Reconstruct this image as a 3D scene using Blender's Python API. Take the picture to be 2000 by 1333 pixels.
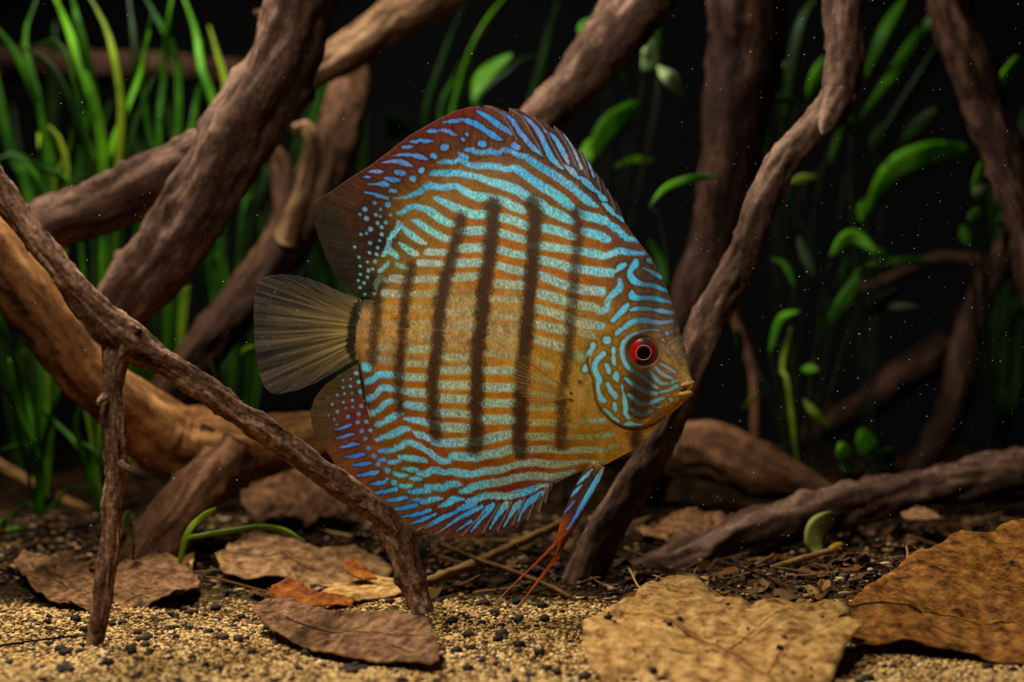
import bpy, bmesh, math, random
import numpy as np
from mathutils import Vector, noise as mnoise

for o in list(bpy.data.objects):
    bpy.data.objects.remove(o, do_unlink=True)
scene = bpy.context.scene
COL = scene.collection

# ------------------------------------------------------------------ camera, world, lights, exposure
CAM_H = 0.099            # lens height above the sand, metres
FPX = 3444.0             # focal length in pixels of the 2000 px wide frame
FOCUS = 0.611
cam_d = bpy.data.cameras.new('camera')
cam_d.sensor_width = 36.0
cam_d.lens = FPX * 36.0 / 2000.0
cam_d.clip_start = 0.02
cam_d.clip_end = 20
cam_d.dof.use_dof = True
cam_d.dof.focus_distance = FOCUS
cam_d.dof.aperture_fstop = 7.8
cam = bpy.data.objects.new('camera', cam_d)
cam.location = (0, 0, CAM_H)
cam.rotation_euler = (math.radians(90), 0, 0)
COL.objects.link(cam)
scene.camera = cam

w = bpy.data.worlds.new('dark_room'); scene.world = w
w.use_nodes = True
w.node_tree.nodes['Background'].inputs[0].default_value = (0.8, 0.85, 0.9, 1)
w.node_tree.nodes['Background'].inputs[1].default_value = 0.006

def area_light(name, loc, target, sx, sy, power, color, spread=180):
    l = bpy.data.lights.new(name, 'AREA')
    l.shape = 'RECTANGLE'; l.size = sx; l.size_y = sy
    l.energy = power; l.color = color; l.spread = math.radians(spread)
    o = bpy.data.objects.new(name, l)
    o.location = loc
    d = Vector(target) - Vector(loc)
    o.rotation_euler = d.to_track_quat('-Z', 'Y').to_euler()
    COL.objects.link(o)
    return o
# tank lamps above the water: one over the middle, one nearer to the front glass
area_light('tank_lamp_main', (-0.24, 0.77, 0.58), (0.0, 0.72, 0.0), 0.18, 0.08, 6.8, (1.0, 0.95, 0.88))
area_light('tank_lamp_front', (-0.20, 0.20, 0.58), (0.0, 0.61, 0.07), 0.20, 0.12, 0.66, (1.0, 0.97, 0.93), 80)

scene.view_settings.view_transform = 'Standard'
scene.view_settings.look = 'None'
scene.view_settings.gamma = 1.0
scene.view_settings.use_curve_mapping = False
scene.view_settings.exposure = 0.0

# ------------------------------------------------------------------ helpers
def P(px, py, d):
    """photo pixel at distance d from the lens -> world"""
    return Vector(((px - 1000.0) * d / FPX, d, CAM_H - (py - 666.5) * d / FPX))

def tag(o, label=None, cat=None, group=None, kind=None):
    if label: o['label'] = label
    if cat: o['category'] = cat
    if group: o['group'] = group
    if kind: o['kind'] = kind
    return o

def empty(name, loc):
    e = bpy.data.objects.new(name, None)
    e.empty_display_size = 0.01
    e.location = loc
    COL.objects.link(e)
    return e

def mesh_obj(name, verts, faces, mat, parent=None, smooth=True, cols=None, gv=None):
    """verts in world coordinates; parent is an Empty/mesh with a pure translation"""
    verts = np.asarray(verts, dtype=np.float32)
    if parent is not None:
        loc = np.zeros(3)
        p = parent
        while p is not None:
            loc += np.array(p.location); p = p.parent
        verts = verts - loc.astype(np.float32)
    me = bpy.data.meshes.new(name)
    if isinstance(faces, np.ndarray):
        nf, k = faces.shape
        me.vertices.add(len(verts)); me.vertices.foreach_set('co', verts.ravel())
        me.loops.add(nf * k); me.loops.foreach_set('vertex_index', faces.astype(np.int32).ravel())
        me.polygons.add(nf)
        me.polygons.foreach_set('loop_start', np.arange(0, nf * k, k, dtype=np.int32))
        me.polygons.foreach_set('loop_total', np.full(nf, k, dtype=np.int32))
        me.update(calc_edges=True)
        me.validate()
    else:
        me.from_pydata([tuple(v) for v in verts], [], faces)
        me.update()
    if cols is not None:
        a = me.color_attributes.new('Col', 'FLOAT_COLOR', 'POINT')
        a.data.foreach_set('color', np.asarray(cols, dtype=np.float32).ravel())
    if gv is not None:
        a = me.attributes.new('gv', 'FLOAT_VECTOR', 'POINT')
        a.data.foreach_set('vector', np.asarray(gv, dtype=np.float32).ravel())
    if smooth:
        me.polygons.foreach_set('use_smooth', np.ones(len(me.polygons), dtype=bool))
    me.materials.append(mat)
    o = bpy.data.objects.new(name, me)
    COL.objects.link(o)
    if parent is not None: o.parent = parent
    return o

def catmull(pts, n):
    """pts (k,m) -> (n,m) smooth resample, roughly even by chord length of the first 3 values"""
    pts = np.asarray(pts, float)
    k = len(pts)
    if k == 2:
        t = np.linspace(0, 1, n)[:, None]
        return pts[0] * (1 - t) + pts[1] * t
    ext = np.vstack([2 * pts[0] - pts[1], pts, 2 * pts[-1] - pts[-2]])
    m = pts.shape[1]
    dd = min(3, m)
    seg = np.linalg.norm(np.diff(pts[:, :dd], axis=0), axis=1)
    cum = np.concatenate([[0], np.cumsum(seg)])
    s = np.linspace(0, cum[-1], n)
    i = np.clip(np.searchsorted(cum, s, side='right') - 1, 0, k - 2)
    t = ((s - cum[i]) / np.maximum(seg[i], 1e-12))[:, None]
    p0, p1, p2, p3 = ext[i], ext[i + 1], ext[i + 2], ext[i + 3]
    return 0.5 * (2 * p1 + (p2 - p0) * t + (2 * p0 - 5 * p1 + 4 * p2 - p3) * t * t + (3 * p1 - p0 - 3 * p2 + p3) * t ** 3)

def vnoise(h, wd, sy, sx, seed, oct=1):
    """value noise raster in 0..1"""
    rng = np.random.RandomState(seed)
    out = np.zeros((h, wd)); tot = 0; amp = 1
    for o_ in range(oct):
        gy, gx = int(h / sy) + 3, int(wd / sx) + 3
        g = rng.rand(gy, gx)
        y = np.arange(h) / sy; x = np.arange(wd) / sx
        yi = y.astype(int); xi = x.astype(int)
        fy = y - yi; fx = x - xi
        fy = (fy * fy * (3 - 2 * fy))[:, None]; fx = (fx * fx * (3 - 2 * fx))[None, :]
        a = g[np.ix_(yi, xi)]; b = g[np.ix_(yi, xi + 1)]; c = g[np.ix_(yi + 1, xi)]; d = g[np.ix_(yi + 1, xi + 1)]
        out += amp * ((a * (1 - fx) + b * fx) * (1 - fy) + (c * (1 - fx) + d * fx) * fy)
        tot += amp; amp *= 0.5; sy = max(sy / 2, 1); sx = max(sx / 2, 1)
    return out / tot

def srgb(c):
    c = np.asarray(c, float) / 255.0
    return np.where(c <= 0.04045, c / 12.92, ((c + 0.055) / 1.055) ** 2.4)

def sm(a, b, x):
    t = np.clip((x - a) / (b - a), 0, 1)
    return t * t * (3 - 2 * t)

# ------------------------------------------------------------------ materials
def new_mat(name):
    m = bpy.data.materials.new(name); m.use_nodes = True
    nt = m.node_tree
    bs = nt.nodes['Principled BSDF']
    return m, nt, bs

def N(nt, t, **kw):
    n = nt.nodes.new(t)
    for k, v in kw.items(): setattr(n, k, v)
    return n

def ramp(nt, stops):
    r = nt.nodes.new('ShaderNodeValToRGB')
    e = r.color_ramp.elements
    while len(e) > 1: e.remove(e[-1])
    e[0].position = stops[0][0]; e[0].color = (*srgb(stops[0][1]), 1)
    for p, c in stops[1:]:
        x = e.new(p); x.color = (*srgb(c), 1)
    return r

def wood_mat(name, dark, mid, light, scale=1.0, bump=0.6, speck=0.25):
    m, nt, bs = new_mat(name)
    at = N(nt, 'ShaderNodeAttribute', attribute_name='gv')
    n1 = N(nt, 'ShaderNodeTexNoise'); n1.inputs['Scale'].default_value = 260 * scale; n1.inputs['Detail'].default_value = 8; n1.inputs['Roughness'].default_value = 0.65
    n2 = N(nt, 'ShaderNodeTexNoise'); n2.inputs['Scale'].default_value = 60 * scale; n2.inputs['Detail'].default_value = 4
    nt.links.new(at.outputs['Vector'], n1.inputs['Vector']); nt.links.new(at.outputs['Vector'], n2.inputs['Vector'])
    mx = N(nt, 'ShaderNodeMath', operation='ADD'); 
    h = N(nt, 'ShaderNodeMath', operation='MULTIPLY'); h.inputs[1].default_value = 0.55
    h2 = N(nt, 'ShaderNodeMath', operation='MULTIPLY'); h2.inputs[1].default_value = 0.45
    nt.links.new(n1.outputs['Fac'], h.inputs[0]); nt.links.new(n2.outputs['Fac'], h2.inputs[0])
    nt.links.new(h.outputs[0], mx.inputs[0]); nt.links.new(h2.outputs[0], mx.inputs[1])
    tc = N(nt, 'ShaderNodeTexCoord')
    n3 = N(nt, 'ShaderNodeTexNoise'); n3.inputs['Scale'].default_value = 420 * scale; n3.inputs['Detail'].default_value = 5; n3.inputs['Roughness'].default_value = 0.6
    nt.links.new(tc.outputs['Object'], n3.inputs['Vector'])
    ma = N(nt, 'ShaderNodeMath', operation='MULTIPLY_ADD'); ma.inputs[1].default_value = speck
    nt.links.new(n3.outputs['Fac'], ma.inputs[0]); nt.links.new(mx.outputs[0], ma.inputs[2])
    mb = N(nt, 'ShaderNodeMath', operation='SUBTRACT'); mb.inputs[1].default_value = speck * .5
    nt.links.new(ma.outputs[0], mb.inputs[0]); mx = mb
    wf = 0.78
    r = ramp(nt, [(0.34, np.array(dark) * .62), (0.5, np.array(mid) * .76), (0.66, np.array(light) * .90)])
    nt.links.new(mx.outputs[0], r.inputs[0])
    nt.links.new(r.outputs[0], bs.inputs['Base Color'])
    b = N(nt, 'ShaderNodeBump'); b.inputs['Strength'].default_value = bump; b.inputs['Distance'].default_value = 0.0012
    nt.links.new(mx.outputs[0], b.inputs['Height']); nt.links.new(b.outputs[0], bs.inputs['Normal'])
    bs.inputs['Roughness'].default_value = 0.75
    bs.inputs['Specular IOR Level'].default_value = 0.04
    return m

def leaf_mat(name, dark, mid, light, scale=190, trans=0.0, spots=True):
    m, nt, bs = new_mat(name)
    tc = N(nt, 'ShaderNodeTexCoord')
    n1 = N(nt, 'ShaderNodeTexNoise'); n1.inputs['Scale'].default_value = scale; n1.inputs['Detail'].default_value = 9; n1.inputs['Roughness'].default_value = 0.68
    nt.links.new(tc.outputs['Object'], n1.inputs['Vector'])
    r = ramp(nt, [(0.36, dark), (0.5, mid), (0.64, light)])
    nt.links.new(n1.outputs['Fac'], r.inputs[0])
    out = r.outputs[0]
    if spots:
        n2 = N(nt, 'ShaderNodeTexNoise'); n2.inputs['Scale'].default_value = scale * 6; n2.inputs['Detail'].default_value = 3
        nt.links.new(tc.outputs['Object'], n2.inputs['Vector'])
        r2 = N(nt, 'ShaderNodeMapRange'); r2.inputs[1].default_value = 0.30; r2.inputs[2].default_value = 0.42; r2.inputs[3].default_value = 0.55; r2.inputs[4].default_value = 1.0
        nt.links.new(n2.outputs['Fac'], r2.inputs[0])
        mm = N(nt, 'ShaderNodeMix', data_type='RGBA', blend_type='MULTIPLY'); mm.inputs[0].default_value = 1.0
        nt.links.new(out, mm.inputs[6]); nt.links.new(r2.outputs[0], mm.inputs[7])
        out = mm.outputs[2]
    nt.links.new(out, bs.inputs['Base Color'])
    b = N(nt, 'ShaderNodeBump'); b.inputs['Strength'].default_value = 0.7; b.inputs['Distance'].default_value = 0.0007
    nt.links.new(n1.outputs['Fac'], b.inputs['Height']); nt.links.new(b.outputs[0], bs.inputs['Normal'])
    bs.inputs['Roughness'].default_value = 0.7
    bs.inputs['Specular IOR Level'].default_value = 0.04
    return m

def green_mat(name, c1, c2, trans=0.35):
    m, nt, bs = new_mat(name)
    tc = N(nt, 'ShaderNodeTexCoord')
    n1 = N(nt, 'ShaderNodeTexNoise'); n1.inputs['Scale'].default_value = 45; n1.inputs['Detail'].default_value = 3
    nt.links.new(tc.outputs['Object'], n1.inputs['Vector'])
    r = ramp(nt, [(0.35, c1), (0.65, c2)])
    nt.links.new(n1.outputs['Fac'], r.inputs[0]); nt.links.new(r.outputs[0], bs.inputs['Base Color'])
    bs.inputs['Roughness'].default_value = 0.5; bs.inputs['Specular IOR Level'].default_value = 0.12
    tr = N(nt, 'ShaderNodeBsdfTranslucent'); nt.links.new(r.outputs[0], tr.inputs['Color'])
    mx = N(nt, 'ShaderNodeMixShader'); mx.inputs[0].default_value = trans
    nt.links.new(bs.outputs[0], mx.inputs[1]); nt.links.new(tr.outputs[0], mx.inputs[2])
    nt.links.new(mx.outputs[0], nt.nodes['Material Output'].inputs['Surface'])
    return m

def flat_mat(name, c, rough=0.7, spec=0.08):
    m, nt, bs = new_mat(name)
    tc = N(nt, 'ShaderNodeTexCoord')
    n1 = N(nt, 'ShaderNodeTexNoise'); n1.inputs['Scale'].default_value = 400; n1.inputs['Detail'].default_value = 3
    nt.links.new(tc.outputs['Object'], n1.inputs['Vector'])
    c = np.asarray(c, float)
    r = ramp(nt, [(0.3, c * 0.72), (0.7, np.minimum(c * 1.15, 255))])
    nt.links.new(n1.outputs['Fac'], r.inputs[0]); nt.links.new(r.outputs[0], bs.inputs['Base Color'])
    bs.inputs['Roughness'].default_value = rough
    bs.inputs['Specular IOR Level'].default_value = spec
    return m

def vcol_mat(name, rough=0.6, spec=0.08, alpha=False, bump=0.0):
    m, nt, bs = new_mat(name)
    at = N(nt, 'ShaderNodeVertexColor', layer_name='Col')
    nt.links.new(at.outputs['Color'], bs.inputs['Base Color'])
    if alpha: nt.links.new(at.outputs['Alpha'], bs.inputs['Alpha'])
    bs.inputs['Roughness'].default_value = rough
    bs.inputs['Specular IOR Level'].default_value = spec
    if bump:
        tc = N(nt, 'ShaderNodeTexCoord')
        n1 = N(nt, 'ShaderNodeTexNoise'); n1.inputs['Scale'].default_value = 1600; n1.inputs['Detail'].default_value = 2
        nt.links.new(tc.outputs['Object'], n1.inputs['Vector'])
        b = N(nt, 'ShaderNodeBump'); b.inputs['Strength'].default_value = bump; b.inputs['Distance'].default_value = 0.0003
        nt.links.new(n1.outputs['Fac'], b.inputs['Height']); nt.links.new(b.outputs[0], bs.inputs['Normal'])
    return m

# ------------------------------------------------------------------ the setting: sand bed and black back panel
def bumpf(x, y, cx, cy, rx, ry, h):
    return h * np.exp(-(((x - cx) / rx) ** 2 + ((y - cy) / ry) ** 2))

def ground_z(x, y):
    x = np.asarray(x, float); y = np.asarray(y, float)
    z = 0.012 * sm(0.64, 0.82, y)
    z = z + bumpf(x, y, -0.033, 0.635, 0.03, 0.02, 0.0035)
    z = z + bumpf(x, y, 0.085, 0.64, 0.06, 0.045, 0.008)
    z = z + bumpf(x, y, 0.17, 0.66, 0.07, 0.06, 0.014)
    z = z + 0.0012 * np.sin(x * 61 + 1.3) * np.sin(y * 47) + 0.0008 * np.sin(x * 133 + y * 90)
    return z

M_FLOOR, nt, bs = new_mat('sand_bed')
geo = N(nt, 'ShaderNodeNewGeometry')
sep = N(nt, 'ShaderNodeSeparateXYZ'); nt.links.new(geo.outputs['Position'], sep.inputs[0])
nz = N(nt, 'ShaderNodeTexNoise'); nz.inputs['Scale'].default_value = 700; nz.inputs['Detail'].default_value = 3
nt.links.new(geo.outputs['Position'], nz.inputs['Vector'])
rs = ramp(nt, [(0.36, (26, 19, 11)), (0.5, (78, 62, 36)), (0.66, (130, 106, 64))])  # darker than the grains, painting in the shade of the gaps between them
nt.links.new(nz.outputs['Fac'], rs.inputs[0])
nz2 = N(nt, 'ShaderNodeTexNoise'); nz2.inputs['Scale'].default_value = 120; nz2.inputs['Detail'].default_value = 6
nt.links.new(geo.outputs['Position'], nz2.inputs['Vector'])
rd = ramp(nt, [(0.38, (9, 6, 3)), (0.52, (26, 17, 9)), (0.68, (60, 42, 22))])  # litter browns, darkened so the shade at the back is in the colour
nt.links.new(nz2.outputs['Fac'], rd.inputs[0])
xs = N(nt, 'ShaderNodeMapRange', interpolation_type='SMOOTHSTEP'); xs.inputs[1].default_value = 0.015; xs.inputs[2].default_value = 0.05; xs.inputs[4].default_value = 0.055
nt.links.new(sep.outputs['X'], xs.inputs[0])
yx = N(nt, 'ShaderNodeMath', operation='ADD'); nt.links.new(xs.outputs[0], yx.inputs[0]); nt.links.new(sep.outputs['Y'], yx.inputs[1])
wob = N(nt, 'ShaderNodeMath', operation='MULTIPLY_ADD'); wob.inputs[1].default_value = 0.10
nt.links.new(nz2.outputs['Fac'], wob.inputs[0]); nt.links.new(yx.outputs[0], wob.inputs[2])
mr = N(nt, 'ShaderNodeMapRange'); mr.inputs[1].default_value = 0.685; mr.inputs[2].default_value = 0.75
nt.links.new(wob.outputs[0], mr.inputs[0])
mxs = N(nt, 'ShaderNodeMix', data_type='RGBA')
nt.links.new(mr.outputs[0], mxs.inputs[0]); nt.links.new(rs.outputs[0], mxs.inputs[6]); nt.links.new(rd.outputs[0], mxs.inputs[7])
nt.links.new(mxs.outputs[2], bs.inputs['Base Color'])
bmp = N(nt, 'ShaderNodeBump'); bmp.inputs['Strength'].default_value = 0.8; bmp.inputs['Distance'].default_value = 0.001
nt.links.new(nz.outputs['Fac'], bmp.inputs['Height']); nt.links.new(bmp.outputs[0], bs.inputs['Normal'])
bs.inputs['Roughness'].default_value = 0.9
bs.inputs['Specular IOR Level'].default_value = 0.0

gx = np.linspace(-0.75, 0.75, 300); gy = np.linspace(0.30, 1.42, 260)
GX, GY = np.meshgrid(gx, gy)
GZ = ground_z(GX, GY)
fv = np.stack([GX, GY, GZ], -1).reshape(-1, 3)
ii = np.arange(259)[:, None] * 300 + np.arange(299)[None, :]
ff = np.stack([ii, ii + 1, ii + 301, ii + 300], -1).reshape(-1, 4)
tag(mesh_obj('floor', fv, ff, M_FLOOR), 'pale sand bed turning to dark litter towards the back, with shade there put into the colour', 'sand', kind='structure')

M_BACK = flat_mat('black_back_panel', (6, 7, 8), 0.8, 0.1)
bv = [(-0.9, 1.42, -0.05), (0.9, 1.42, -0.05), (0.9, 1.42, 0.7), (-0.9, 1.42, 0.7),
      (-0.9, 1.44, -0.05), (0.9, 1.44, -0.05), (0.9, 1.44, 0.7), (-0.9, 1.44, 0.7)]
bf = [(0, 1, 2, 3), (5, 4, 7, 6), (0, 4, 5, 1), (3, 2, 6, 7), (0, 3, 7, 4), (1, 5, 6, 2)]
tag(mesh_obj('wall_back', bv, bf, M_BACK, smooth=False), 'plain black back panel of the tank', 'panel', kind='structure')
# ------------------------------------------------------------------ driftwood
def frames(C):
    """tangents and parallel-transported normals of a centre line (n,3)"""
    T = np.gradient(C, axis=0); T /= np.linalg.norm(T, axis=1)[:, None] + 1e-12
    up = np.array([0.0, -1.0, 0.0])
    n0 = up - T[0] * up.dot(T[0]); n0 /= np.linalg.norm(n0)
    Ns = [n0]
    for i in range(1, len(C)):
        n = Ns[-1] - T[i] * Ns[-1].dot(T[i]); n /= np.linalg.norm(n) + 1e-12
        Ns.append(n)
    Ns = np.array(Ns)
    return T, Ns, np.cross(T, Ns)

def branch(name, pts, mat, parent=None, seed=0, pmat=None, rough=0.10, grain=0.05, step=0.0016, sides=36, flat=1.0, rscale=1.0):
    """pts: (px, py, radius_px, depth). A gnarled tube with grooves along the grain."""
    W = []
    for (x, y, r, d) in pts:
        p = P(x, y, d); W.append((p.x, p.y, p.z, r * d / FPX * rscale))
    W = np.array(W)
    L = np.linalg.norm(np.diff(W[:, :3], axis=0), axis=1).sum()
    n = max(12, int(L / step))
    S = catmull(W, n)
    C, R = S[:, :3], np.maximum(S[:, 3], 0.0002)
    rng = random.Random(seed)
    ox, oy = rng.uniform(-50, 50), rng.uniform(-50, 50)
    rm = R.mean()
    # wander of the centre line
    for i in range(n):
        t = i * step
        k = 0.18 * R[i]
        C[i] += np.array([mnoise.noise((t / (rm * 3) + ox, 1.1, 0)), 0.6 * mnoise.noise((t / (rm * 3) + ox, 7.7, 0)), mnoise.noise((t / (rm * 3) + ox, 3.3, 0))]) * k
    T, A, B = frames(C)
    th = np.linspace(0, 2 * np.pi, sides, endpoint=False)
    verts = np.zeros((n, sides, 3)); gv = np.zeros((n, sides, 3))
    for i in range(n):
        l = i * step
        for j in range(sides):
            c, s = math.cos(th[j]), math.sin(th[j])
            q = Vector((c * 1.3 + ox, s * 1.3 + oy, l / rm * 0.42))
            a = rough * mnoise.fractal(q, 0.9, 2.0, 4)
            q2 = Vector((c * 4.5 + ox, s * 4.5 + oy, l / rm * 0.55))
            g = mnoise.noise(q2)
            q3 = Vector((c * 2.4 - ox, s * 2.4, l / rm * 1.9))
            kn = max(0, mnoise.noise(q3) - 0.35)
            rr = R[i] * (1 + a * 1.6 - grain * 2.0 * abs(g) + kn * rough * 2.5)
            verts[i, j] = C[i] + A[i] * (c * rr * flat) + B[i] * (s * rr)
            gv[i, j] = (c * R[i] + ox * 0.01, s * R[i] + oy * 0.01, l * 0.22)
    V = verts.reshape(-1, 3); G = gv.reshape(-1, 3)
    # rounded, ragged ends
    extra = []
    faces = []
    for i in range(n - 1):
        for j in range(sides):
            k = (j + 1) % sides
            faces.append((i * sides + j, i * sides + k, (i + 1) * sides + k, (i + 1) * sides + j))
    faces = [f[::-1] for f in faces]
    c0 = len(V); V = np.vstack([V, C[0] - T[0] * R[0] * 0.35, C[-1] + T[-1] * R[-1] * 0.35]); G = np.vstack([G, G[0], G[-1]])
    for j in range(sides):
        k = (j + 1) % sides
        faces.append((c0, k, j)); faces.append((c0 + 1, (n - 1) * sides + j, (n - 1) * sides + k))
    return mesh_obj(name, V, faces, pmat or mat, parent, gv=G)

W_GREY = wood_mat('wood_grey_brown', (36, 22, 15), (104, 74, 56), (152, 118, 94))
W_FORK = wood_mat('wood_fork', (36, 21, 13), (140, 99, 71), (216, 166, 128), 1.5, 0.8, 0.4)
W_BROWN = wood_mat('wood_brown', (46, 26, 14), (112, 74, 46), (150, 106, 72))
W_DIM = wood_mat('wood_dim', (26, 15, 9), (74, 49, 31), (112, 78, 52))  # darker copy of the brown wood, the branch's shade put into its colour
W_TAN = wood_mat('wood_tan', (64, 40, 24), (134, 98, 66), (182, 142, 102))
W_ORANGE = wood_mat('wood_orange', (70, 40, 20), (162, 106, 58), (200, 142, 84), 0.8)
W_DARK = wood_mat('wood_dark', (18, 10, 6), (50, 31, 21), (88, 60, 43))
W_TWIG = wood_mat('twig_tan', (86, 56, 24), (150, 106, 56), (184, 142, 86), 2.0)

def wood(name, label, parts, mat, cat='driftwood', **kw):
    """parts: list of (part_name, pts, seed, extra)"""
    x, y, r, d = parts[0][1][-1]
    if len(parts) == 1:
        o = branch(name, parts[0][1], mat, None, parts[0][2], **dict(kw, **(parts[0][3] if len(parts[0]) > 3 else {})))
        return tag(o, label, cat)
    root = empty(name, P(x, y, d)); tag(root, label, cat)
    for p in parts:
        branch(p[0], p[1], mat, root, p[2], **dict(kw, **(p[3] if len(p) > 3 else {})))
    return root

wood('forked_branch', 'thin forked driftwood branch in front of the fish, both ends standing in the sand', [
    ('stem', [(-240, 40, 25, .54), (-130, 185, 26, .544), (-60, 285, 27, .548), (0, 372, 27, .552), (60, 452, 27, .556), (130, 540, 28, .561), (190, 610, 32, .566), (250, 662, 37, .571), (330, 712, 27, .577),
              (420, 775, 25, .584), (500, 832, 26, .590), (570, 880, 26, .596), (640, 930, 25, .602), (700, 972, 25, .607), (748, 1012, 27, .611),
              (778, 1062, 28, .615), (803, 1125, 28, .619), (826, 1202, 25, .623)], 3),
    ('prong', [(250, 640, 38, .571), (233, 690, 30, .571), (224, 726, 23, .571), (218, 770, 21, .571), (222, 850, 25, .571), (227, 915, 22, .571), (218, 985, 20, .571),
               (214, 1060, 20, .571), (205, 1130, 20, .571), (196, 1195, 18, .571), (182, 1268, 15, .571)], 5),
    ('stub', [(236, 905, 8, .566), (247, 913, 6, .563), (254, 915, 3, .561)], 6, dict(step=0.0006, sides=16)),
    ('stub', [(205, 775, 8, .566), (196, 783, 7, .563), (190, 788, 4, .561)], 8, dict(step=0.0006, sides=16)),
], W_FORK, rough=0.15, grain=0.10, step=0.0010, sides=56)

wood('curved_root', 'smooth orange-brown root curving down from the left edge, standing on a stout leg', [
    ('stem', [(-330, 60, 52, .72), (-200, 250, 53, .71), (-70, 420, 54, .70), (10, 520, 56, .70), (90, 630, 56, .705), (170, 730, 54, .715), (250, 800, 62, .73), (340, 852, 76, .745), (450, 872, 76, .755),
              (560, 862, 56, .765), (640, 850, 50, .775), (720, 838, 44, .785)], 11),
    ('leg', [(440, 870, 66, .745), (396, 945, 56, .735), (345, 1015, 48, .728), (292, 1080, 46, .722), (262, 1145, 44, .72)], 12, dict(rough=.22, grain=.14, pmat=W_BROWN)),
], W_ORANGE, rough=0.10, grain=0.05, step=0.002)

wood('thick_branch', 'thick rough branch slanting from the top down to the left, with a low side arm', [
    ('stem', [(640, -90, 68, .73), (592, 10, 66, .735), (545, 120, 67, .74), (480, 240, 68, .745), (412, 355, 68, .75), (340, 465, 68, .755), (262, 570, 66, .76), (205, 655, 58, .77), (172, 708, 40, .775), (160, 728, 22, .777)], 21),
    ('side_arm', [(470, 262, 55, .765), (380, 320, 56, .78), (280, 365, 56, .785), (180, 405, 56, .79), (90, 440, 54, .795), (0, 500, 48, .80)], 22),
], W_GREY, rough=0.15, grain=0.09, step=0.002)

wood('tan_log', 'pale tan log slanting behind the thick branch at the top edge', [
    ('stem', [(1010, -110, 46, .90), (900, -40, 45, .89), (800, 22, 43, .88), (700, 84, 41, .87), (620, 134, 37, .865), (560, 176, 28, .86)], 31)], W_TAN, rough=.12, grain=.08, step=.0024)

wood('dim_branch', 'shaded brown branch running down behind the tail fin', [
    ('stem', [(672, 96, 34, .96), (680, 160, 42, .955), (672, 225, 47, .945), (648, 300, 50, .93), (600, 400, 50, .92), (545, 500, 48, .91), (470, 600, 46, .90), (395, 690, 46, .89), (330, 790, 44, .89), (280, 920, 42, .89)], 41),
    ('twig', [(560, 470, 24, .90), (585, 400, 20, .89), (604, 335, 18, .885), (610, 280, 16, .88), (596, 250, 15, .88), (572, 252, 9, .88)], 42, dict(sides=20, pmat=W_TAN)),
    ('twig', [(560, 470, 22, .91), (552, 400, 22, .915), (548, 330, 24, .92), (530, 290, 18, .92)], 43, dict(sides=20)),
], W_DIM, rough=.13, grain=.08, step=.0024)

wood('upper_branch', 'grey-brown branch coming down from the top edge behind the dorsal fin', [
    ('stem', [(1330, -110, 66, .80), (1262, -20, 62, .80), (1205, 60, 58, .80), (1150, 130, 52, .80), (1095, 195, 46, .80), (1040, 265, 42, .80), (960, 370, 40, .80), (900, 520, 40, .81), (870, 720, 42, .82), (850, 1000, 44, .84)], 51)], W_GREY, rough=.16, grain=.11, step=.002)

wood('dark_upright_log', 'dark upright log with a lit reddish left flank behind the fish head', [
    ('stem', [(1462, -90, 78, .86), (1455, 40, 76, .86), (1442, 200, 68, .86), (1418, 380, 58, .86), (1388, 500, 54, .865), (1350, 620, 50, .87), (1300, 760, 48, .90), (1270, 900, 48, .93), (1240, 1000, 48, .95)], 61)], W_DARK, rough=.10, grain=.09, step=.0024)

wood('crooked_branch', 'pale crooked branch passing behind the fish mouth down to the litter', [
    ('stem', [(1652, -90, 38, .715), (1652, 20, 38, .715), (1648, 120, 38, .712), (1634, 195, 38, .71), (1590, 250, 35, .708), (1530, 318, 33, .705), (1487, 400, 34, .702), (1450, 500, 35, .70), (1405, 590, 36, .698),
              (1365, 680, 36, .696), (1322, 790, 33, .694), (1275, 890, 34, .693), (1222, 975, 35, .692), (1172, 1060, 36, .692), (1140, 1130, 36, .692), (1128, 1190, 34, .692)], 71),
    ('stub', [(1640, 180, 32, .706), (1628, 215, 27, .702), (1618, 242, 20, .70), (1611, 258, 11, .699), (1608, 264, 3, .699)], 72, dict(sides=24))], W_GREY, rough=.12, grain=.09, step=.0015)

wood('leaning_branch', 'brown branch leaning in from the top right corner', [
    ('stem', [(1850, -90, 44, .84), (1862, 20, 42, .84), (1890, 120, 44, .84), (1925, 220, 44, .84), (1962, 310, 42, .835), (1996, 400, 42, .83), (2030, 520, 46, .83), (2090, 760, 48, .83), (2120, 1000, 48, .83)], 81)], W_DARK, rough=.18, grain=.1, step=.0024)

wood('ground_root', 'long grey-brown root lying low across the right side', [
    ('stem', [(2140, 905, 52, .80), (2010, 925, 50, .795), (1880, 950, 44, .785), (1760, 962, 40, .78), (1660, 985, 46, .77), (1560, 1010, 44, .76), (1460, 1050, 46, .75), (1370, 1085, 44, .742), (1290, 1112, 38, .735), (1215, 1135, 30, .73)], 91)], W_GREY, rough=.2, grain=.13, step=.0018)

wood('flat_log', 'flat brown log lying behind the crooked branch', [
    ('stem', [(1130, 850, 50, .88), (1250, 868, 56, .87), (1380, 885, 58, .86), (1490, 918, 52, .85), (1580, 955, 34, .845), (1640, 985, 16, .84)], 101)], W_BROWN, rough=.16, grain=.12, step=.002)

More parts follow.
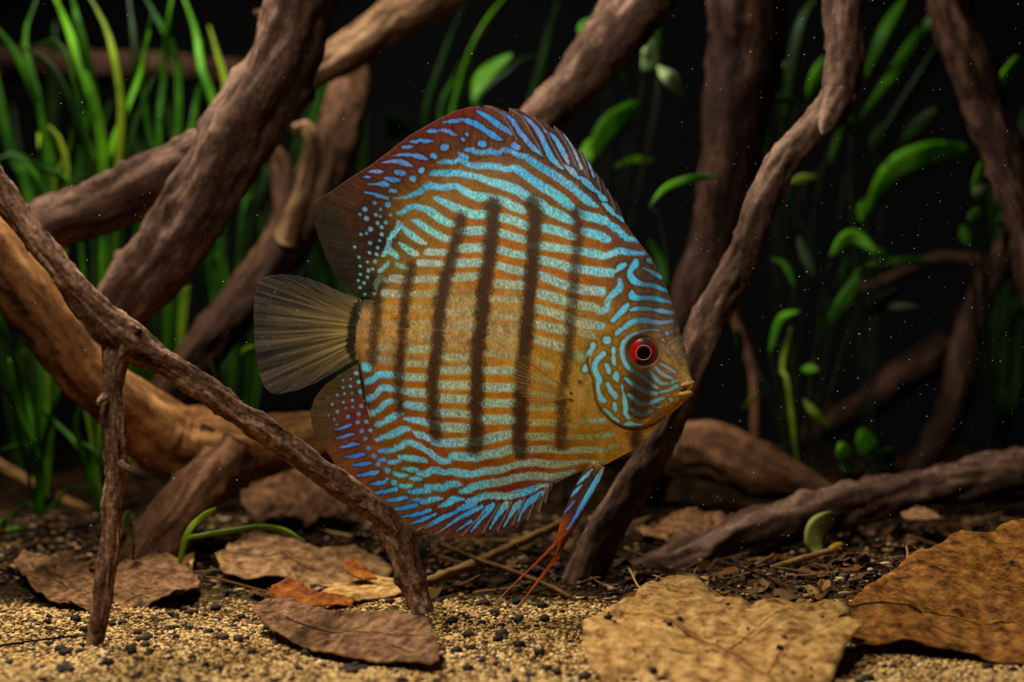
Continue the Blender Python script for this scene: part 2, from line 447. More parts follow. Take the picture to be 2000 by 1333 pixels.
wood('far_branch', 'dim branch standing far back on the right', [
    ('stem', [(2010, 430, 30, 1.08), (1950, 520, 28, 1.07), (1900, 620, 28, 1.06), (1880, 700, 30, 1.05), (1868, 780, 30, 1.04), (1835, 850, 28, 1.03), (1790, 930, 26, 1.02), (1750, 1010, 26, 1.0)], 111)], W_DARK, rough=.14, step=.003, sides=24)
wood('far_stick', 'blurred stick slanting low in the far right background', [
    ('stem', [(1850, 680, 34, 1.16), (1780, 730, 34, 1.15), (1700, 785, 30, 1.14), (1620, 830, 24, 1.12), (1540, 880, 20, 1.10), (1480, 950, 20, 1.08)], 121)], W_DARK, rough=.14, step=.003, sides=24)
wood('far_twig', 'faint thin twig standing in the dark between the crooked branch and the leafy stem plant', [
    ('stem', [(1425, 600, 9, 1.0), (1450, 660, 10, 1.0), (1472, 730, 10, 1.0), (1476, 820, 10, 1.0), (1470, 960, 10, 1.0)], 161)], W_BROWN, 'twig', step=.003, sides=12)
wood('far_twig', 'faint brown twig lying level behind the tips of the leafy stem plant', [
    ('stem', [(1640, 580, 8, 1.10), (1740, 545, 12, 1.09), (1840, 505, 14, 1.08), (1960, 520, 14, 1.07), (2080, 560, 14, 1.07)], 162)], W_DARK, 'twig', step=.003, sides=12)
wood('far_log', 'dim log lying across the background behind the left grass', [
    ('stem', [(-60, 118, 34, 1.12), (90, 124, 36, 1.12), (250, 130, 32, 1.12), (420, 140, 28, 1.12), (560, 160, 26, 1.12)], 131)], W_DARK, rough=.12, step=.003, sides=24)
wood('knob_twig', 'short tan twig with a knobbed tip beside the top of the thick branch', [
    ('stem', [(500, 22, 10, .80), (513, 34, 9, .80), (528, 52, 12, .80), (548, 90, 12, .80)], 141, dict(step=.001, sides=18))], W_TAN)

# thin sticks lying in the litter
wood('litter_stick', 'tan stick lying in the litter below the anal fin', [
    ('stem', [(690, 1196, 8, .66), (760, 1165, 9, .665), (850, 1132, 10, .675), (920, 1104, 10, .69), (990, 1072, 9, .70), (1060, 1040, 8, .715), (1110, 1015, 7, .73)], 151, dict(step=.0012, sides=18))], W_TWIG, 'stick')
wood('litter_stick', 'thin straw-coloured twig crossing the longer stick under the pelvic filaments', [
    ('stem', [(860, 1062, 4, .70), (930, 1092, 4, .69), (1000, 1116, 5, .68), (1070, 1145, 5, .67), (1110, 1165, 4.5, .66), (1145, 1192, 4, .65)], 152, dict(step=.0012, sides=12))], W_TWIG, 'stick')
wood('litter_stick', 'forked straw twig lying before the long ground root on the right', [
    ('stem', [(1395, 1146, 7, .655), (1470, 1122, 6, .66), (1540, 1100, 6, .665), (1600, 1082, 6, .67), (1640, 1072, 5, .675)], 153, dict(step=.0012, sides=14)),
    ('prong', [(1420, 1140, 5, .66), (1465, 1112, 5, .67), (1510, 1086, 4, .68)], 154, dict(step=.0012, sides=12))], W_TWIG, 'stick')
wood('litter_stick', 'hair-thin dark rootlet lying on the sand at the left edge', [
    ('stem', [(-30, 1268, 2.4, .574), (40, 1256, 2.4, .578), (110, 1247, 2.2, .58), (170, 1241, 1.8, .58)], 155, dict(step=.001, sides=10))], W_DARK, 'stick')
wood('litter_stick', 'short straw bit lying on the sand right of the upright prong', [
    ('stem', [(372, 1256, 3.5, .576), (430, 1251, 4, .577), (478, 1247, 3, .578)], 156, dict(step=.001, sides=10))], W_TWIG, 'stick')
wood('litter_stick', 'pale stick half hidden behind the curved root at the lower left', [
    ('stem', [(-40, 890, 12, .93), (60, 945, 12, .93), (150, 990, 10, .93), (230, 1030, 8, .93)], 157, dict(step=.002, sides=14))], W_TWIG, 'stick')
# ------------------------------------------------------------------ the fish
# Markings are drawn once into a numpy field (fish-plane units, 1 unit = 0.18 mm) and stored as vertex colours.
FX0, FY0, FW, FH = 480, 190, 900, 1040
BODY = [  # rows and stripes on the scaled body: (strength, [(x, y, half width), ...])
 (1, [(771,388,1),(792,386,3),(806,381,5),(822,375,6),(834,365,6.5),(844,363,7),(864,367,6),(882,365,6.5),(894,365,6.5),(907,373,7.5),(924,382,8),(942,387,9),(958,388,8),(970,391,9),(988,396,9),(1006,405,9),(1024,413,8),(1030,417,2)]),
 (1, [(845,387,2),(854,389,5),(870,396,7),(888,405,8),(906,413,8.5),(924,420,9),(942,421,9),(955,420,8)]),
 (1, [(778,416,3),(788,415,5),(797,408,6),(810,403,5.5),(824,407,6),(838,411,7),(850,419,8),(864,429,8),(880,437,8),(894,439,5)]),
 (1, [(806,431,2),(818,435,6),(834,445,6.5),(850,455,7),(864,463,7),(878,468,7),(889,469,3)]),
 (1, [(779,434,4),(781,442,6),(772,454,6),(764,465,5.5),(758,478,5),(757,488,6),(750,499,4)]),
 (1, [(787,442,3),(798,454,6),(814,465,7),(826,473,6),(836,477,3)]),
 (1, [(782,475,2),(792,483,5),(804,491,6),(816,497,6.5),(821,499,3)]),
 (1, [(757,485,5),(767,493,6),(779,502,5),(782,505,2)]),
 (1, [(761,514,3),(750,524,5),(742,530,4)]), (.5, [(743,543,6),(736,555,6),(734,566,4)]), (.7,[(732,574,4),(733,576,3)]),
 (.8, [(776,515,3),(786,520,5),(804,527,3)]), (.6,[(752,546,5),(762,551,4)]),
 (1, [(909,293,3),(921,293,5),(933,298,4.5),(948,297,5),(960,296,6),(972,300,5),(984,293,5),(1002,297,5),(1014,304,5),(1026,306,6),(1042,317,7),(1060,328,7.5),(1078,339,8),(1096,351,8.5),(1114,363,8),(1132,379,8),(1146,391,8),(1162,401,5),(1168,404,2)]),
 (1, [(857,318,2),(873,316,4.5),(888,317,4),(897,312,6),(909,317,6),(921,324,5),(936,325,6),(960,325,6.5),(975,327,6.5),(990,332,6.5),(1006,329,7.5),(1021,338,8),(1036,349,7.5),(1050,359,9),(1066,369,9),(1084,379,9.5),(1102,393,9.5),(1117,405,8),(1122,410,3)]),
 (1, [(897,300,2),(907,305,5),(915,309,3)]),
 (1, [(842,340,3),(854,339,6),(876,339,7),(894,339,7),(912,342,6.5),(936,347,6.5),(958,356,7.5),(976,360,9),(994,366,10),(1012,373,10),(1026,382,9.5),(1042,391,8),(1054,395,8),(1066,407,10),(1084,417,10),(1102,425,10),(1120,435,6)]),
 (1, [(1131,410,4),(1138,418,8),(1144,422,9),(1162,426,9),(1180,431,9),(1189,437,6),(1201,445,7),(1213,455,6.5),(1225,465,6),(1240,469,4.5),(1247,471,2)]),
 (1, [(1142,453,7),(1155,457,9),(1175,463,9),(1188,469,8)]),
 # rows between the dark bars
 (1, [(984,427,9),(1010,434,9),(1032,444,9)]), (1, [(1065,447,8),(1096,454,9),(1125,465,7)]),
 (1, [(984,457,8),(1010,465,8),(1031,471,8)]), (1, [(983,491,8),(1005,497,8),(1032,502,8)]), (1, [(982,521,8),(1005,528,8),(1030,533,8)]),
 (.95, [(979,555,9),(1000,558,9),(1026,559,9)]), (.7, [(970,586,7),(1022,588,7)]), (.7, [(968,619,7),(1020,621,7)]), (.45, [(965,645,6),(1015,648,7)]), (.4,[(964,664,7),(1012,664,7)]),
 (.75, [(960,690,8),(1010,693,8)]),
 (1, [(1040,481,4),(1061,482,8),(1090,486,8),(1120,490,8),(1145,494,8),(1168,498,8.5),(1181,502,8),(1198,497,7),(1211,492,7),(1234,495,5.5),(1257,495,3)]),
 (1, [(1061,510,9),(1090,516,9),(1116,524,9),(1140,528,9),(1170,532,9),(1196,535,9)]),
 (1, [(1061,540,9),(1085,549,9),(1114,561,9),(1140,567,9.5),(1180,571,9.5)]),
 (.95, [(1061,576,10),(1085,582,10),(1114,590,9),(1140,598,9),(1164,601,8),(1178,610,6),(1190,603,7),(1191,589,6),(1200,578,6),(1212,567,7),(1215,556,5.5),(1214,548,4)]),
 (.95, [(1056,604,9),(1085,612,9),(1112,620,9),(1140,632,10),(1165,636,9),(1181,638,7)]), (.7,[(1140,650,8),(1160,655,7),(1166,660,4)]),
 (.9, [(1054,634,9),(1080,640,9),(1110,646,9)]), (.85, [(1055,664,8),(1080,671,9),(1104,679,8)]), (.6,[(1056,704,6),(1085,716,6)]), (.5,[(1130,690,8),(1142,700,7)]),
 (.6, [(1050,735,6),(1085,745,6)]), (.7, [(1038,765,6),(1086,774,6)]), (.75, [(1040,795,8),(1088,795,8)]), (.8, [(1036,824,7),(1085,824,7)]), (.85, [(1030,851,8),(1080,852,8)]),
 (1, [(904,453,8),(925,453,9),(948,453,9)]), (1, [(902,487,9),(948,486,9)]), (1, [(895,516,9),(945,515,9)]), (.9, [(890,545,8),(940,541,8)]),
 (.5, [(885,585,7),(940,585,7)]), (.6, [(880,609,7),(938,606,7)]), (.7, [(878,640,7),(930,639,7)]), (.5, [(876,667,6),(926,663,6)]), (.85, [(870,697,8),(925,699,8)]), (.95, [(868,724,8),(922,723,8)]),
 (1, [(866,752,9.5),(922,752,9.5)]), (1, [(864,777,9),(922,779,9)]), (1, [(860,805,8),(922,808,8)]),
 (1, [(840,494,7),(874,495,7)]), (1, [(824,515,7),(870,517,7)]), (.9, [(815,547,7),(863,547,7)]), (.75, [(812,575,7),(856,575,7)]), (.5, [(810,604,7),(852,604,7)]), (.7, [(810,632,6),(846,632,6)]), (.35,[(808,660,6),(845,656,7)]),
 (.85, [(806,683,8),(842,682,8)]), (.8, [(800,710,7),(840,711,7)]), 
 (.85, [(769,545,8),(796,547,8)]), (.85, [(753,573,8),(792,576,8)]), (.4, [(750,600,6),(782,603,7)]), (.3,[(746,632,6),(780,634,6)]), (.3,[(745,678,8),(778,680,8)]), (.35,[(740,700,8),(775,705,8)]),
 (1, [(716,748,4),(725,744,6),(734,741,5),(741,733,6),(752,731,7),(773,732,7),(800,736,8),(838,737,8)]),
 (1, [(716,781,4),(726,777,6),(738,771,5.5),(745,761,6),(755,757,6.5),(768,759,7),(792,763,7),(815,766,9),(840,767,9)]),
 (1, [(740,802,5),(747,796,6),(757,787,6.5),(767,783,6),(780,783,4)]), (1, [(797,790,7),(815,792,8),(842,795,8)]),
 (1, [(734,831,4),(743,828,6),(750,826,4),(757,822,6),(771,814,7),(783,807,6),(791,807,5)]),
 (1, [(795,817,3),(805,819,5),(822,821,7),(846,826,8),(870,833,9),(890,834,10),(920,835,9)]),
 (1, [(732,858,2),(738,860,4),(747,855,5),(762,851,6),(776,845,7),(793,838,7),(805,838,4)]),
 (1, [(812,843,3),(822,848,7),(840,854,7),(858,863,8),(882,864,9),(924,862,9),(948,859,10),(975,852,10),(1002,847,9)]),
 (1, [(954,723,8),(1010,723,9)]), (1, [(952,756,9),(1010,756,9)]), (1, [(950,786,9),(1010,787,9)]), (1, [(946,818,10),(1006,818,10)]),
 (1, [(742,881,4),(757,881,5),(773,879,4.5)]),
 (1, [(774,873,4),(785,873,6),(795,865,6),(807,865,6.5),(822,871,6.5),(840,881,6.5),(852,891,6.5),(867,900,6.5),(880,900,5)]),
 (1, [(882,893,4),(890,890,8),(905,891,9),(930,891,10),(948,888,9),(975,884,9),(1002,877,9),(1030,878,7),(1050,877,7),(1076,876,7),(1101,882,5),(1139,878,7),(1176,879,6),(1187,880,3)]),
 (.8,[(1194,874,5),(1204,871,4)]),
 (1, [(781,893,4),(795,894,6),(816,896,6),(833,899,4.5)]), (1, [(741,899,3),(752,899,3)]), (1, [(759,902,3),(769,904,5),(779,900,4)]),
 (1, [(788,916,2),(801,917,5),(817,917,3)]), (1, [(771,925,3),(783,929,5),(795,929,2)]), (1, [(801,935,2),(812,935,4.5),(823,936,3)]),
 (1, [(818,925,4),(834,926,7),(843,919,6.5),(858,919,6.5),(873,923,5.5),(882,921,6),(900,923,9),(924,926,7),(948,920,8),(978,917,8),(996,912,7),(1020,905,7),(1050,903,8),(1080,907,8),(1116,905,6),(1140,901,4),(1178,903,3)]),
 (1, [(782,949,3),(791,950,5),(804,949,3)]), (1, [(797,961,2),(810,961,4.5),(828,959,5.5),(839,961,3)]),
 (1, [(833,951,5),(846,952,6),(860,952,8),(870,953,6),(877,947,7),(894,945,6),(903,947,3)]),
 (1, [(899,961,4),(908,959,6),(918,955,8),(936,948,8),(960,944,8),(990,939,8),(1014,932,8),(1044,929,8),(1074,931,8),(1104,926,5),(1122,920,3)]),
 (1, [(807,977,2),(817,977,3.5),(827,977,2)]), (1, [(825,982,4),(837,978,5),(849,975,5),(864,974,2)]),
 (1, [(858,990,2),(870,986,5),(879,982,6),(886,975,7),(906,975,2)]), (1, [(897,995,4),(912,990,6),(928,986,3)]),
 (1, [(912,980,4),(926,977,6),(948,969,7),(972,968,7),(996,969,7.5),(1014,963,8),(1032,960,7),(1050,951,5),(1068,948,4)]),
 (.7, [(1141,823,5),(1181,820,6)]), (.7, [(1101,853,5),(1151,853,6),(1198,848,5)]), (.5,[(1105,830,5),(1130,832,5)]),
 (1, [(716,718,9),(720,717,9)]), (1, [(728,807,7),(729,807,7)]),
]
HEAD = [
 [(1207,531,3),(1215,523,6),(1223,518,4)],
 [(1243,511,5),(1242,518,7),(1235,527,5),(1233,538,6),(1239,548,7),(1248,553,6),(1260,557,4),(1278,559,4.5),(1293,565,4),(1304,569,2)],
 [(1268,509,5),(1272,513,3)], [(1257,524,1.5),(1274,532,4),(1290,542,4)],
 [(1238,572,4),(1238,580,7),(1248,583,5),(1266,583,4),(1281,584,5),(1293,587,4),(1311,591,2)],
 [(1201,627,4),(1212,616,5),(1224,604,6),(1229,597,4)],
 [(1236,607,2.5),(1248,604,4),(1263,604,4),(1275,605,2.5),(1284,607,3),(1293,608,5),(1305,610,4),(1316,611,3)],
 [(1209,652,4),(1217,645,5)], [(1225,640,5),(1236,631,5),(1250,627,5),(1265,627,5.5),(1281,630,4.5),(1296,631,3.5),(1317,627,2)],
 [(1290,646,1.5),(1275,645,1.5),(1260,647,2),(1242,653,3),(1229,662,4),(1221,673,4.5),(1220,687,4.5),(1223,704,4.5),(1231,717,4.5),(1245,727,4),(1260,737,4),(1274,749,3.5),(1285,757,3.5)],
 [(1304,651,4),(1305,652,4)], [(1296,664,2.5),(1298,665,2.5)], [(1308,671,1.2),(1329,657,1.6)], [(1319,689,1.5),(1337,670,2)], [(1327,699,1),(1341,687,1.2)], [(1305,675,1.2),(1308,692,1)], [(1311,649,1.2),(1326,643,1.5)],
 [(1292,710,2),(1308,719,3),(1321,728,2)], [(1283,717,2),(1292,727,4),(1304,735,3.5),(1315,739,2)],
 [(1271,725,2.5),(1281,737,4),(1293,748,4),(1307,749,2)], [(1226,739,3),(1236,747,5),(1250,757,4.5),(1266,766,5),(1283,768,4)],
 [(1291,766,2),(1308,762,3.5),(1323,754,4)], [(1314,749,2),(1317,745,2),(1328,742,1.5)],
 [(1231,770,3),(1240,777,5),(1249,786,5),(1264,789,4),(1282,783,4),(1297,777,3)], [(1235,798,3),(1245,806,5),(1257,810,3.5),(1273,803,4)],
 [(1311,780,3.5),(1312,781,3.5)], [(1286,796,2),(1294,793,2)],
 [(1218,752,2),(1221,768,2),(1223,782,4.5),(1225,797,5),(1224,807,4),(1230,815,4)], [(1221,829,2),(1233,827,5),(1242,829,2.5),(1255,829,1.5)],
 [(1182,800,4),(1189,804,4.5),(1199,815,4.5),(1209,822,4)], [(1204,788,4),(1204,794,4.5),(1206,800,3.5)],
 [(1192,749,3.5),(1197,761,5),(1205,771,5),(1206,776,3)], [(1209,727,3),(1207,735,6.5),(1210,743,3)],
 [(1184,691,5.5),(1172,703,5),(1167,717,5),(1171,731,5),(1176,741,5.5),(1173,752,4),(1174,763,3.5),(1177,772,4.5),(1179,778,6),(1185,782,4.5)],
 [(1203,680,3),(1203,687,4.5),(1203,692,2),(1203,703,4.5),(1205,711,3)], [(1190,713,4),(1193,722,4.5),(1195,728,3)],
 [(1164,674,5.5),(1163,680,4.5),(1155,692,4.5),(1152,697,2)], [(1149,715,4),(1148,721,6)], [(1190,665,8),(1191,665,8)],
]
FIN = [
 [(866,239,1.5),(885,237,3.8),(900,238,1)], [(897,232,1.5),(918,238,5),(936,246,5.5),(948,255,4),(960,263,6),(972,270,5),(983,274,1)],
 [(929,216,1),(942,222,3.5),(960,234,5),(974,244,5.5),(990,255,5),(1001,264,1)], [(978,218,1.5),(1000,235,4),(1015,258,4.5),(1028,273,5),(1043,290,5),(1061,306,1)],
 [(1018,224,1),(1041,243,4),(1053,260,5),(1066,285,5),(1076,306,6),(1091,323,4),(1101,331,1.5)], [(1061,253,1),(1081,268,4),(1093,285,5),(1103,303,5),(1111,321,2)],
 [(1101,263,1),(1116,285,3),(1126,306,3),(1134,328,4)], [(1103,323,3),(1119,336,6),(1129,348,3)], [(1134,346,2.5),(1146,358,6),(1163,373,4)], [(1166,373,2),(1176,386,6),(1184,391,3)],
 [(1140,300,1),(1152,325,2),(1160,345,2)], [(1179,398,3),(1191,409,6),(1201,420,3)], [(1205,421,2),(1214,429,4),(1219,435,1.5)],
 [(939,280,6),(945,282,6)], [(911,262,3),(914,264,3)], [(903,272,3),(907,274,3)], [(866,288,6),(871,288,6)], [(1004,284,6),(1012,289,5)],
 [(833,257,1.5),(845,256,4),(857,257,1)], [(857,254,1.5),(874,256,4),(883,261,4),(892,264,1)], [(803,277,1.5),(812,277,3.5),(821,274,3),(832,276,4),(845,276,1)], [(785,288,1),(796,287,3),(806,287,1)],
 [(768,304,1.5),(786,303,3),(804,303,3.5),(822,307,5),(834,311,2)], [(743,319,1),(760,316,3),(774,315,4),(790,319,5),(806,325,2)], [(719,336,1),(738,335,4),(752,336,1)], [(775,337,5),(788,339,5)], [(845,304,5),(850,306,5)],
 [(823,333,6),(824,333,6)], [(806,349,6),(808,350,6)], [(709,346,1),(718,346,2.5),(724,346,1)], [(752,348,2),(766,351,5),(780,352,3)], [(719,360,1),(734,360,2),(750,360,6),(759,362,3)], [(764,373,4),(772,374,4)], [(712,376,1.5),(730,379,3),(742,383,4),(757,388,3)],
 [(655,840,1),(671,836,3),(685,830,1.5)], [(657,857,1),(677,852,3),(692,848,2)], [(665,874,1),(678,872,3),(688,869,4),(701,868,2)], [(675,893,1),(699,890,4),(713,887,2)], [(690,909,1),(700,908,3),(710,907,4),(724,905,2.5)],
 [(695,930,1),(719,926,4),(738,922,3.5)], [(723,946,1.5),(741,944,4),(753,941,2.5)], [(724,965,1),(746,962,3.5),(774,956,4)], [(744,980,1),(771,977,4),(795,972,3)], [(760,997,1),(788,993,3.5),(813,987,3.5)], [(780,1011,1),(813,1005,3.5),(841,997,3)],
 [(802,1024,1),(827,1015,3.5),(853,1004,2)], [(830,1033,1.5),(857,1016,5),(891,1000,2.5)], [(862,1037,1),(893,1016,4),(918,1002,4.5),(942,990,3.5)], [(891,1038,1),(921,1018,2.5)], [(921,1038,1.5),(941,1011,5),(955,994,7),(964,986,4)],
 [(957,1033,1.5),(971,1008,4.5),(984,991,7),(991,983,4)], [(984,1030,1),(996,1008,3.5),(1009,988,6),(1017,980,3)], [(1013,1019,1.5),(1018,1001,4),(1030,983,6),(1046,973,6),(1059,962,4)],
 [(1181,912,2),(1168,935,5),(1152,962,5),(1136,990,4.5),(1122,1015,2.5),(1108,1035,1.5)], [(1157,917,2),(1145,930,3.5),(1128,946,1)], [(1137,948,2),(1125,960,3.5),(1106,977,1)], [(1124,978,1),(1112,992,2),(1097,1006,1)],
]
DOTS = [(732,397,4),(758,400,6),(713,409,5),(744,409,3),(703,419,3),(734,420,4),(743,423,2.5),(763,420,3),(716,427,5),(738,436,4),(754,435,4),(746,444,4),(724,448,5),(746,458,4),(705,458,3),(716,456,3),(742,470,3),(723,475,4),(693,483,3),(738,484,3.5),(722,494,3.5),(736,497,4),
 (701,503,3),(733,511,4),(718,512,3),(704,520,3),(720,529,4),(728,526,3),(704,536,3),(718,542,3.5),(711,553,3.5),(700,548,3),(703,562,3.5),(713,575,3),
 (680,719,1.5),(660,733,1.5),(685,741,2),(670,743,2),(685,755,3),(670,757,2.5),(659,772,2.5),(673,769,2.5),(688,768,2),(689,782,3),(671,786,2.5),(649,790,3),(640,778,1.5),(689,795,2.5),(676,797,2),(659,804,3),(680,814,4),(653,819,2.5),(642,812,1.8),(658,829,2),(701,809,4),(699,825,4),(716,824,4),(707,842,4.5),(724,841,4),(714,857,4),(720,875,4.5),(731,891,5),(750,898,4),(739,907,5),(757,919,6),(770,943,6),(756,936,3),(696,729,4),(701,746,4),(705,765,5),(706,793,4)]
BARS = [  # strength, half width, centre line
 (.75, 11, [(739,590),(736,640),(731,704)]),
 (.88, 10, [(808,522),(801,570),(796,610),(792,660),(786,720),(785,780),(785,800)]),
 (.9, 12, [(905,428),(895,480),(883,530),(870,580),(866,620),(862,680),(855,730),(853,780),(852,812),(856,850)]),
 (.93, 14, [(966,398),(967,440),(964,490),(957,540),(953,570),(950,620),(942,680),(940,720),(938,770),(936,810),(936,850),(930,875)]),
 (.93, 14, [(1044,396),(1050,430),(1047,480),(1045,540),(1041,580),(1037,630),(1032,680),(1027,730),(1025,770),(1022,810),(1020,860),(1020,884)]),
 (.72, 10, [(1128,415),(1131,450),(1130,500),(1127,550),(1124,600),(1120,640),(1116,680),(1111,720),(1106,760),(1102,800),(1100,850),(1098,870)]),
 (.45, 17, [(1268,520),(1268,570),(1262,640)]), (.75, 20, [(1254,720),(1256,760),(1252,800)]), (.8, 11, [(1243,846),(1240,866)]),
]
BASE = [(900,225,110,40,20),(850,245,110,45,20),(800,285,95,40,20),(750,320,95,45,22),(700,360,80,42,20),(650,390,60,38,18),(630,430,45,35,20),(650,480,48,36,20),(680,530,40,30,18),(720,430,58,32,18),(740,480,45,28,16),(720,560,40,32,18),(900,280,95,55,25),(960,230,112,60,40),(1010,240,105,65,45),(1080,270,85,60,50),(1130,310,95,80,70),(1180,370,80,70,62),(1200,400,75,62,50),(1000,290,105,65,30),
 (800,430,125,85,20),(850,420,125,82,18),(900,350,125,85,22),(960,345,120,78,20),(1040,340,115,72,22),(1100,380,125,70,18),(1180,410,115,65,22),(1215,480,105,60,30),(760,510,115,85,18),(1080,500,165,95,15),(990,440,160,90,15),(920,440,150,85,15),(920,500,170,95,15),(990,500,165,95,12),(1160,490,150,85,15),(1160,550,160,90,12),
 (715,640,165,115,50),(770,600,180,115,25),(760,650,165,115,45),(830,600,175,120,30),(830,650,165,125,50),(900,620,170,130,60),(900,680,165,120,45),(990,600,170,125,50),(990,650,165,125,60),(990,720,180,115,20),(1080,620,175,105,15),(1080,720,180,125,25),(1080,790,175,115,20),(1140,640,150,105,30),(1130,700,150,120,35),
 (830,750,160,90,15),(780,800,140,75,12),(760,850,125,75,10),(900,770,180,110,15),(900,850,165,95,15),(990,800,175,105,15),(990,870,170,100,12),(850,900,130,65,10),(950,905,135,65,10),(1050,920,135,55,12),(1100,900,160,90,12),(1000,950,115,40,10),(1150,870,150,100,15),(1180,890,180,125,25),(1220,870,185,130,40),(800,940,105,75,12),(1250,850,150,105,35),(1270,845,190,135,50),
 (640,790,75,55,25),(620,820,75,52,28),(670,760,70,50,22),(690,800,95,40,30),(700,850,105,50,25),(720,930,115,62,25),(760,990,120,70,35),(850,1030,105,55,30),(900,1020,95,42,25),(980,1010,80,45,35),(1050,990,85,65,45),(1070,960,90,80,60),
 (1260,470,105,65,45),(1270,530,95,70,55),(1300,600,115,85,50),(1310,640,140,105,55),(1320,690,170,125,60),(1335,720,170,125,55),(1340,750,190,145,75),(1220,550,110,65,20),(1220,650,150,105,25),(1200,700,155,115,25),(1190,750,165,115,20),(1200,790,165,115,20),(1250,760,105,68,22),(1250,790,110,72,25),(1290,740,165,115,35),(1310,790,180,125,35),(1270,820,165,120,50),(1160,740,160,125,50),(1140,790,170,125,40),
 (1165,935,70,45,35),(1120,960,85,50,20),(1140,1000,75,45,38),(1100,1040,150,65,22),(1070,1090,165,62,20),(1030,1130,160,70,30),(985,1200,180,130,95)]
STRIPE = [(830,370,85,160,185),(870,340,85,170,200),(950,390,120,190,185),(940,420,125,190,175),(850,430,110,180,170),(790,410,90,165,190),(770,460,105,175,185),(780,500,110,180,165),(920,455,140,180,165),(920,490,150,175,150),(990,440,145,185,165),(1000,500,150,180,160),(1080,410,115,185,180),(1100,390,95,185,195),(1150,395,100,180,205),(1060,330,80,170,210),(1160,425,110,190,200),(1210,455,85,180,225),(1090,455,130,190,180),(1090,490,150,185,165),(1180,500,125,190,190),(1240,495,85,175,220),(1090,550,150,180,160),(1150,570,160,175,155),(1180,535,130,190,190),(1150,600,160,175,140),(1150,640,170,165,120),(840,500,160,170,145),(850,550,155,165,140),(780,575,170,165,150),(840,580,165,160,120),(840,640,170,150,110),(900,600,165,150,105),(900,650,165,145,105),(990,560,165,170,135),(990,620,165,155,110),(990,690,165,155,110),(1090,620,165,175,140),(1080,670,170,170,130),(840,690,165,170,130),(830,740,155,170,140),(900,750,165,170,130),(900,830,160,175,145),(990,750,165,180,145),(990,830,155,175,145),(1070,800,165,165,110),(1080,850,150,160,105),(1150,850,140,150,85),(1160,880,150,155,100),(1080,880,145,155,110),(960,890,140,170,150),(1000,915,140,165,140),(1080,905,150,155,120),(1060,930,150,160,135),(980,945,135,165,145),(980,970,125,165,150),(920,950,105,190,205),(880,970,80,180,210),(920,925,115,190,200),(860,920,105,195,215),(850,880,125,185,210),(830,850,140,185,200),(780,840,110,190,215),(760,830,100,190,210),(800,895,115,200,205),(780,930,85,185,200),(750,760,120,180,195),(725,745,95,190,215),(716,718,95,200,230),
 (700,890,55,110,200),(740,960,50,140,220),(800,1000,45,140,220),(900,1010,50,150,225),(960,1000,70,165,215),(1040,975,75,165,215),(680,850,80,130,200),(690,780,80,160,190),(660,780,110,160,170),(740,900,70,140,200),
 (950,240,60,150,220),(900,240,70,140,210),(880,260,100,130,190),(830,275,70,140,205),(790,305,85,135,185),(760,317,130,130,175),(740,335,110,130,180),(770,350,60,125,175),(740,380,70,130,170),(1000,240,90,140,215),(1050,255,110,150,215),(1075,300,90,175,225),(1110,320,150,170,190),(1130,330,150,180,190),(1140,355,95,180,230),(1180,395,95,190,215),(720,420,110,150,180),(720,500,120,175,180),(705,550,130,180,165),
 (1240,530,85,190,230),(1240,580,75,190,230),(1280,585,70,185,225),(1310,590,120,165,200),(1260,627,75,185,230),(1310,630,130,170,200),(1215,560,90,190,220),(1220,600,100,195,225),(1205,650,120,185,200),(1220,690,130,205,220),(1170,720,115,205,225),(1200,690,135,200,220),(1200,760,130,205,225),(1225,790,125,205,220),(1250,770,70,170,205),(1260,740,80,175,205),(1300,720,140,165,175),(1300,740,135,180,185),(1320,680,155,150,150),(1290,648,130,140,165),(1280,780,120,175,195),(1310,760,130,190,195),(1270,800,110,175,195),(1150,690,130,190,190),(1190,815,115,195,190),
 (1150,960,90,180,225),(1110,985,90,120,200)]
GILL = [(1155,696),(1153,708),(1158,728),(1164,745),(1166,769),(1170,787),(1180,803),(1198,823),(1216,834),(1234,838),(1258,836),(1282,827),(1300,816)]

yy, xx = np.mgrid[0:FH, 0:FW].astype(np.float64)
XX = xx + FX0; YY = yy + FY0

def capsule_field(strokes):
    F = np.full((FH, FW), 50.0)
    for pts in strokes:
        pts = np.asarray(pts, float)
        if len(pts) > 2: pts = catmull(pts, max(8, int(len(pts) * 4)))
        for a, b in zip(pts[:-1], pts[1:]):
            m = max(a[2], b[2]) + 8
            x0 = int(max(0, min(a[0], b[0]) - m - FX0)); x1 = int(min(FW, max(a[0], b[0]) + m - FX0 + 1))
            y0 = int(max(0, min(a[1], b[1]) - m - FY0)); y1 = int(min(FH, max(a[1], b[1]) + m - FY0 + 1))
            if x1 <= x0 or y1 <= y0: continue
            X = XX[y0:y1, x0:x1]; Y = YY[y0:y1, x0:x1]
            dx, dy = b[0] - a[0], b[1] - a[1]
            t = np.clip(((X - a[0]) * dx + (Y - a[1]) * dy) / (dx * dx + dy * dy + 1e-9), 0, 1)
            sd = np.hypot(X - a[0] - t * dx, Y - a[1] - t * dy) - np.maximum(a[2] + t * (b[2] - a[2]), .4)
            F[y0:y1, x0:x1] = np.minimum(F[y0:y1, x0:x1], sd)
    return F

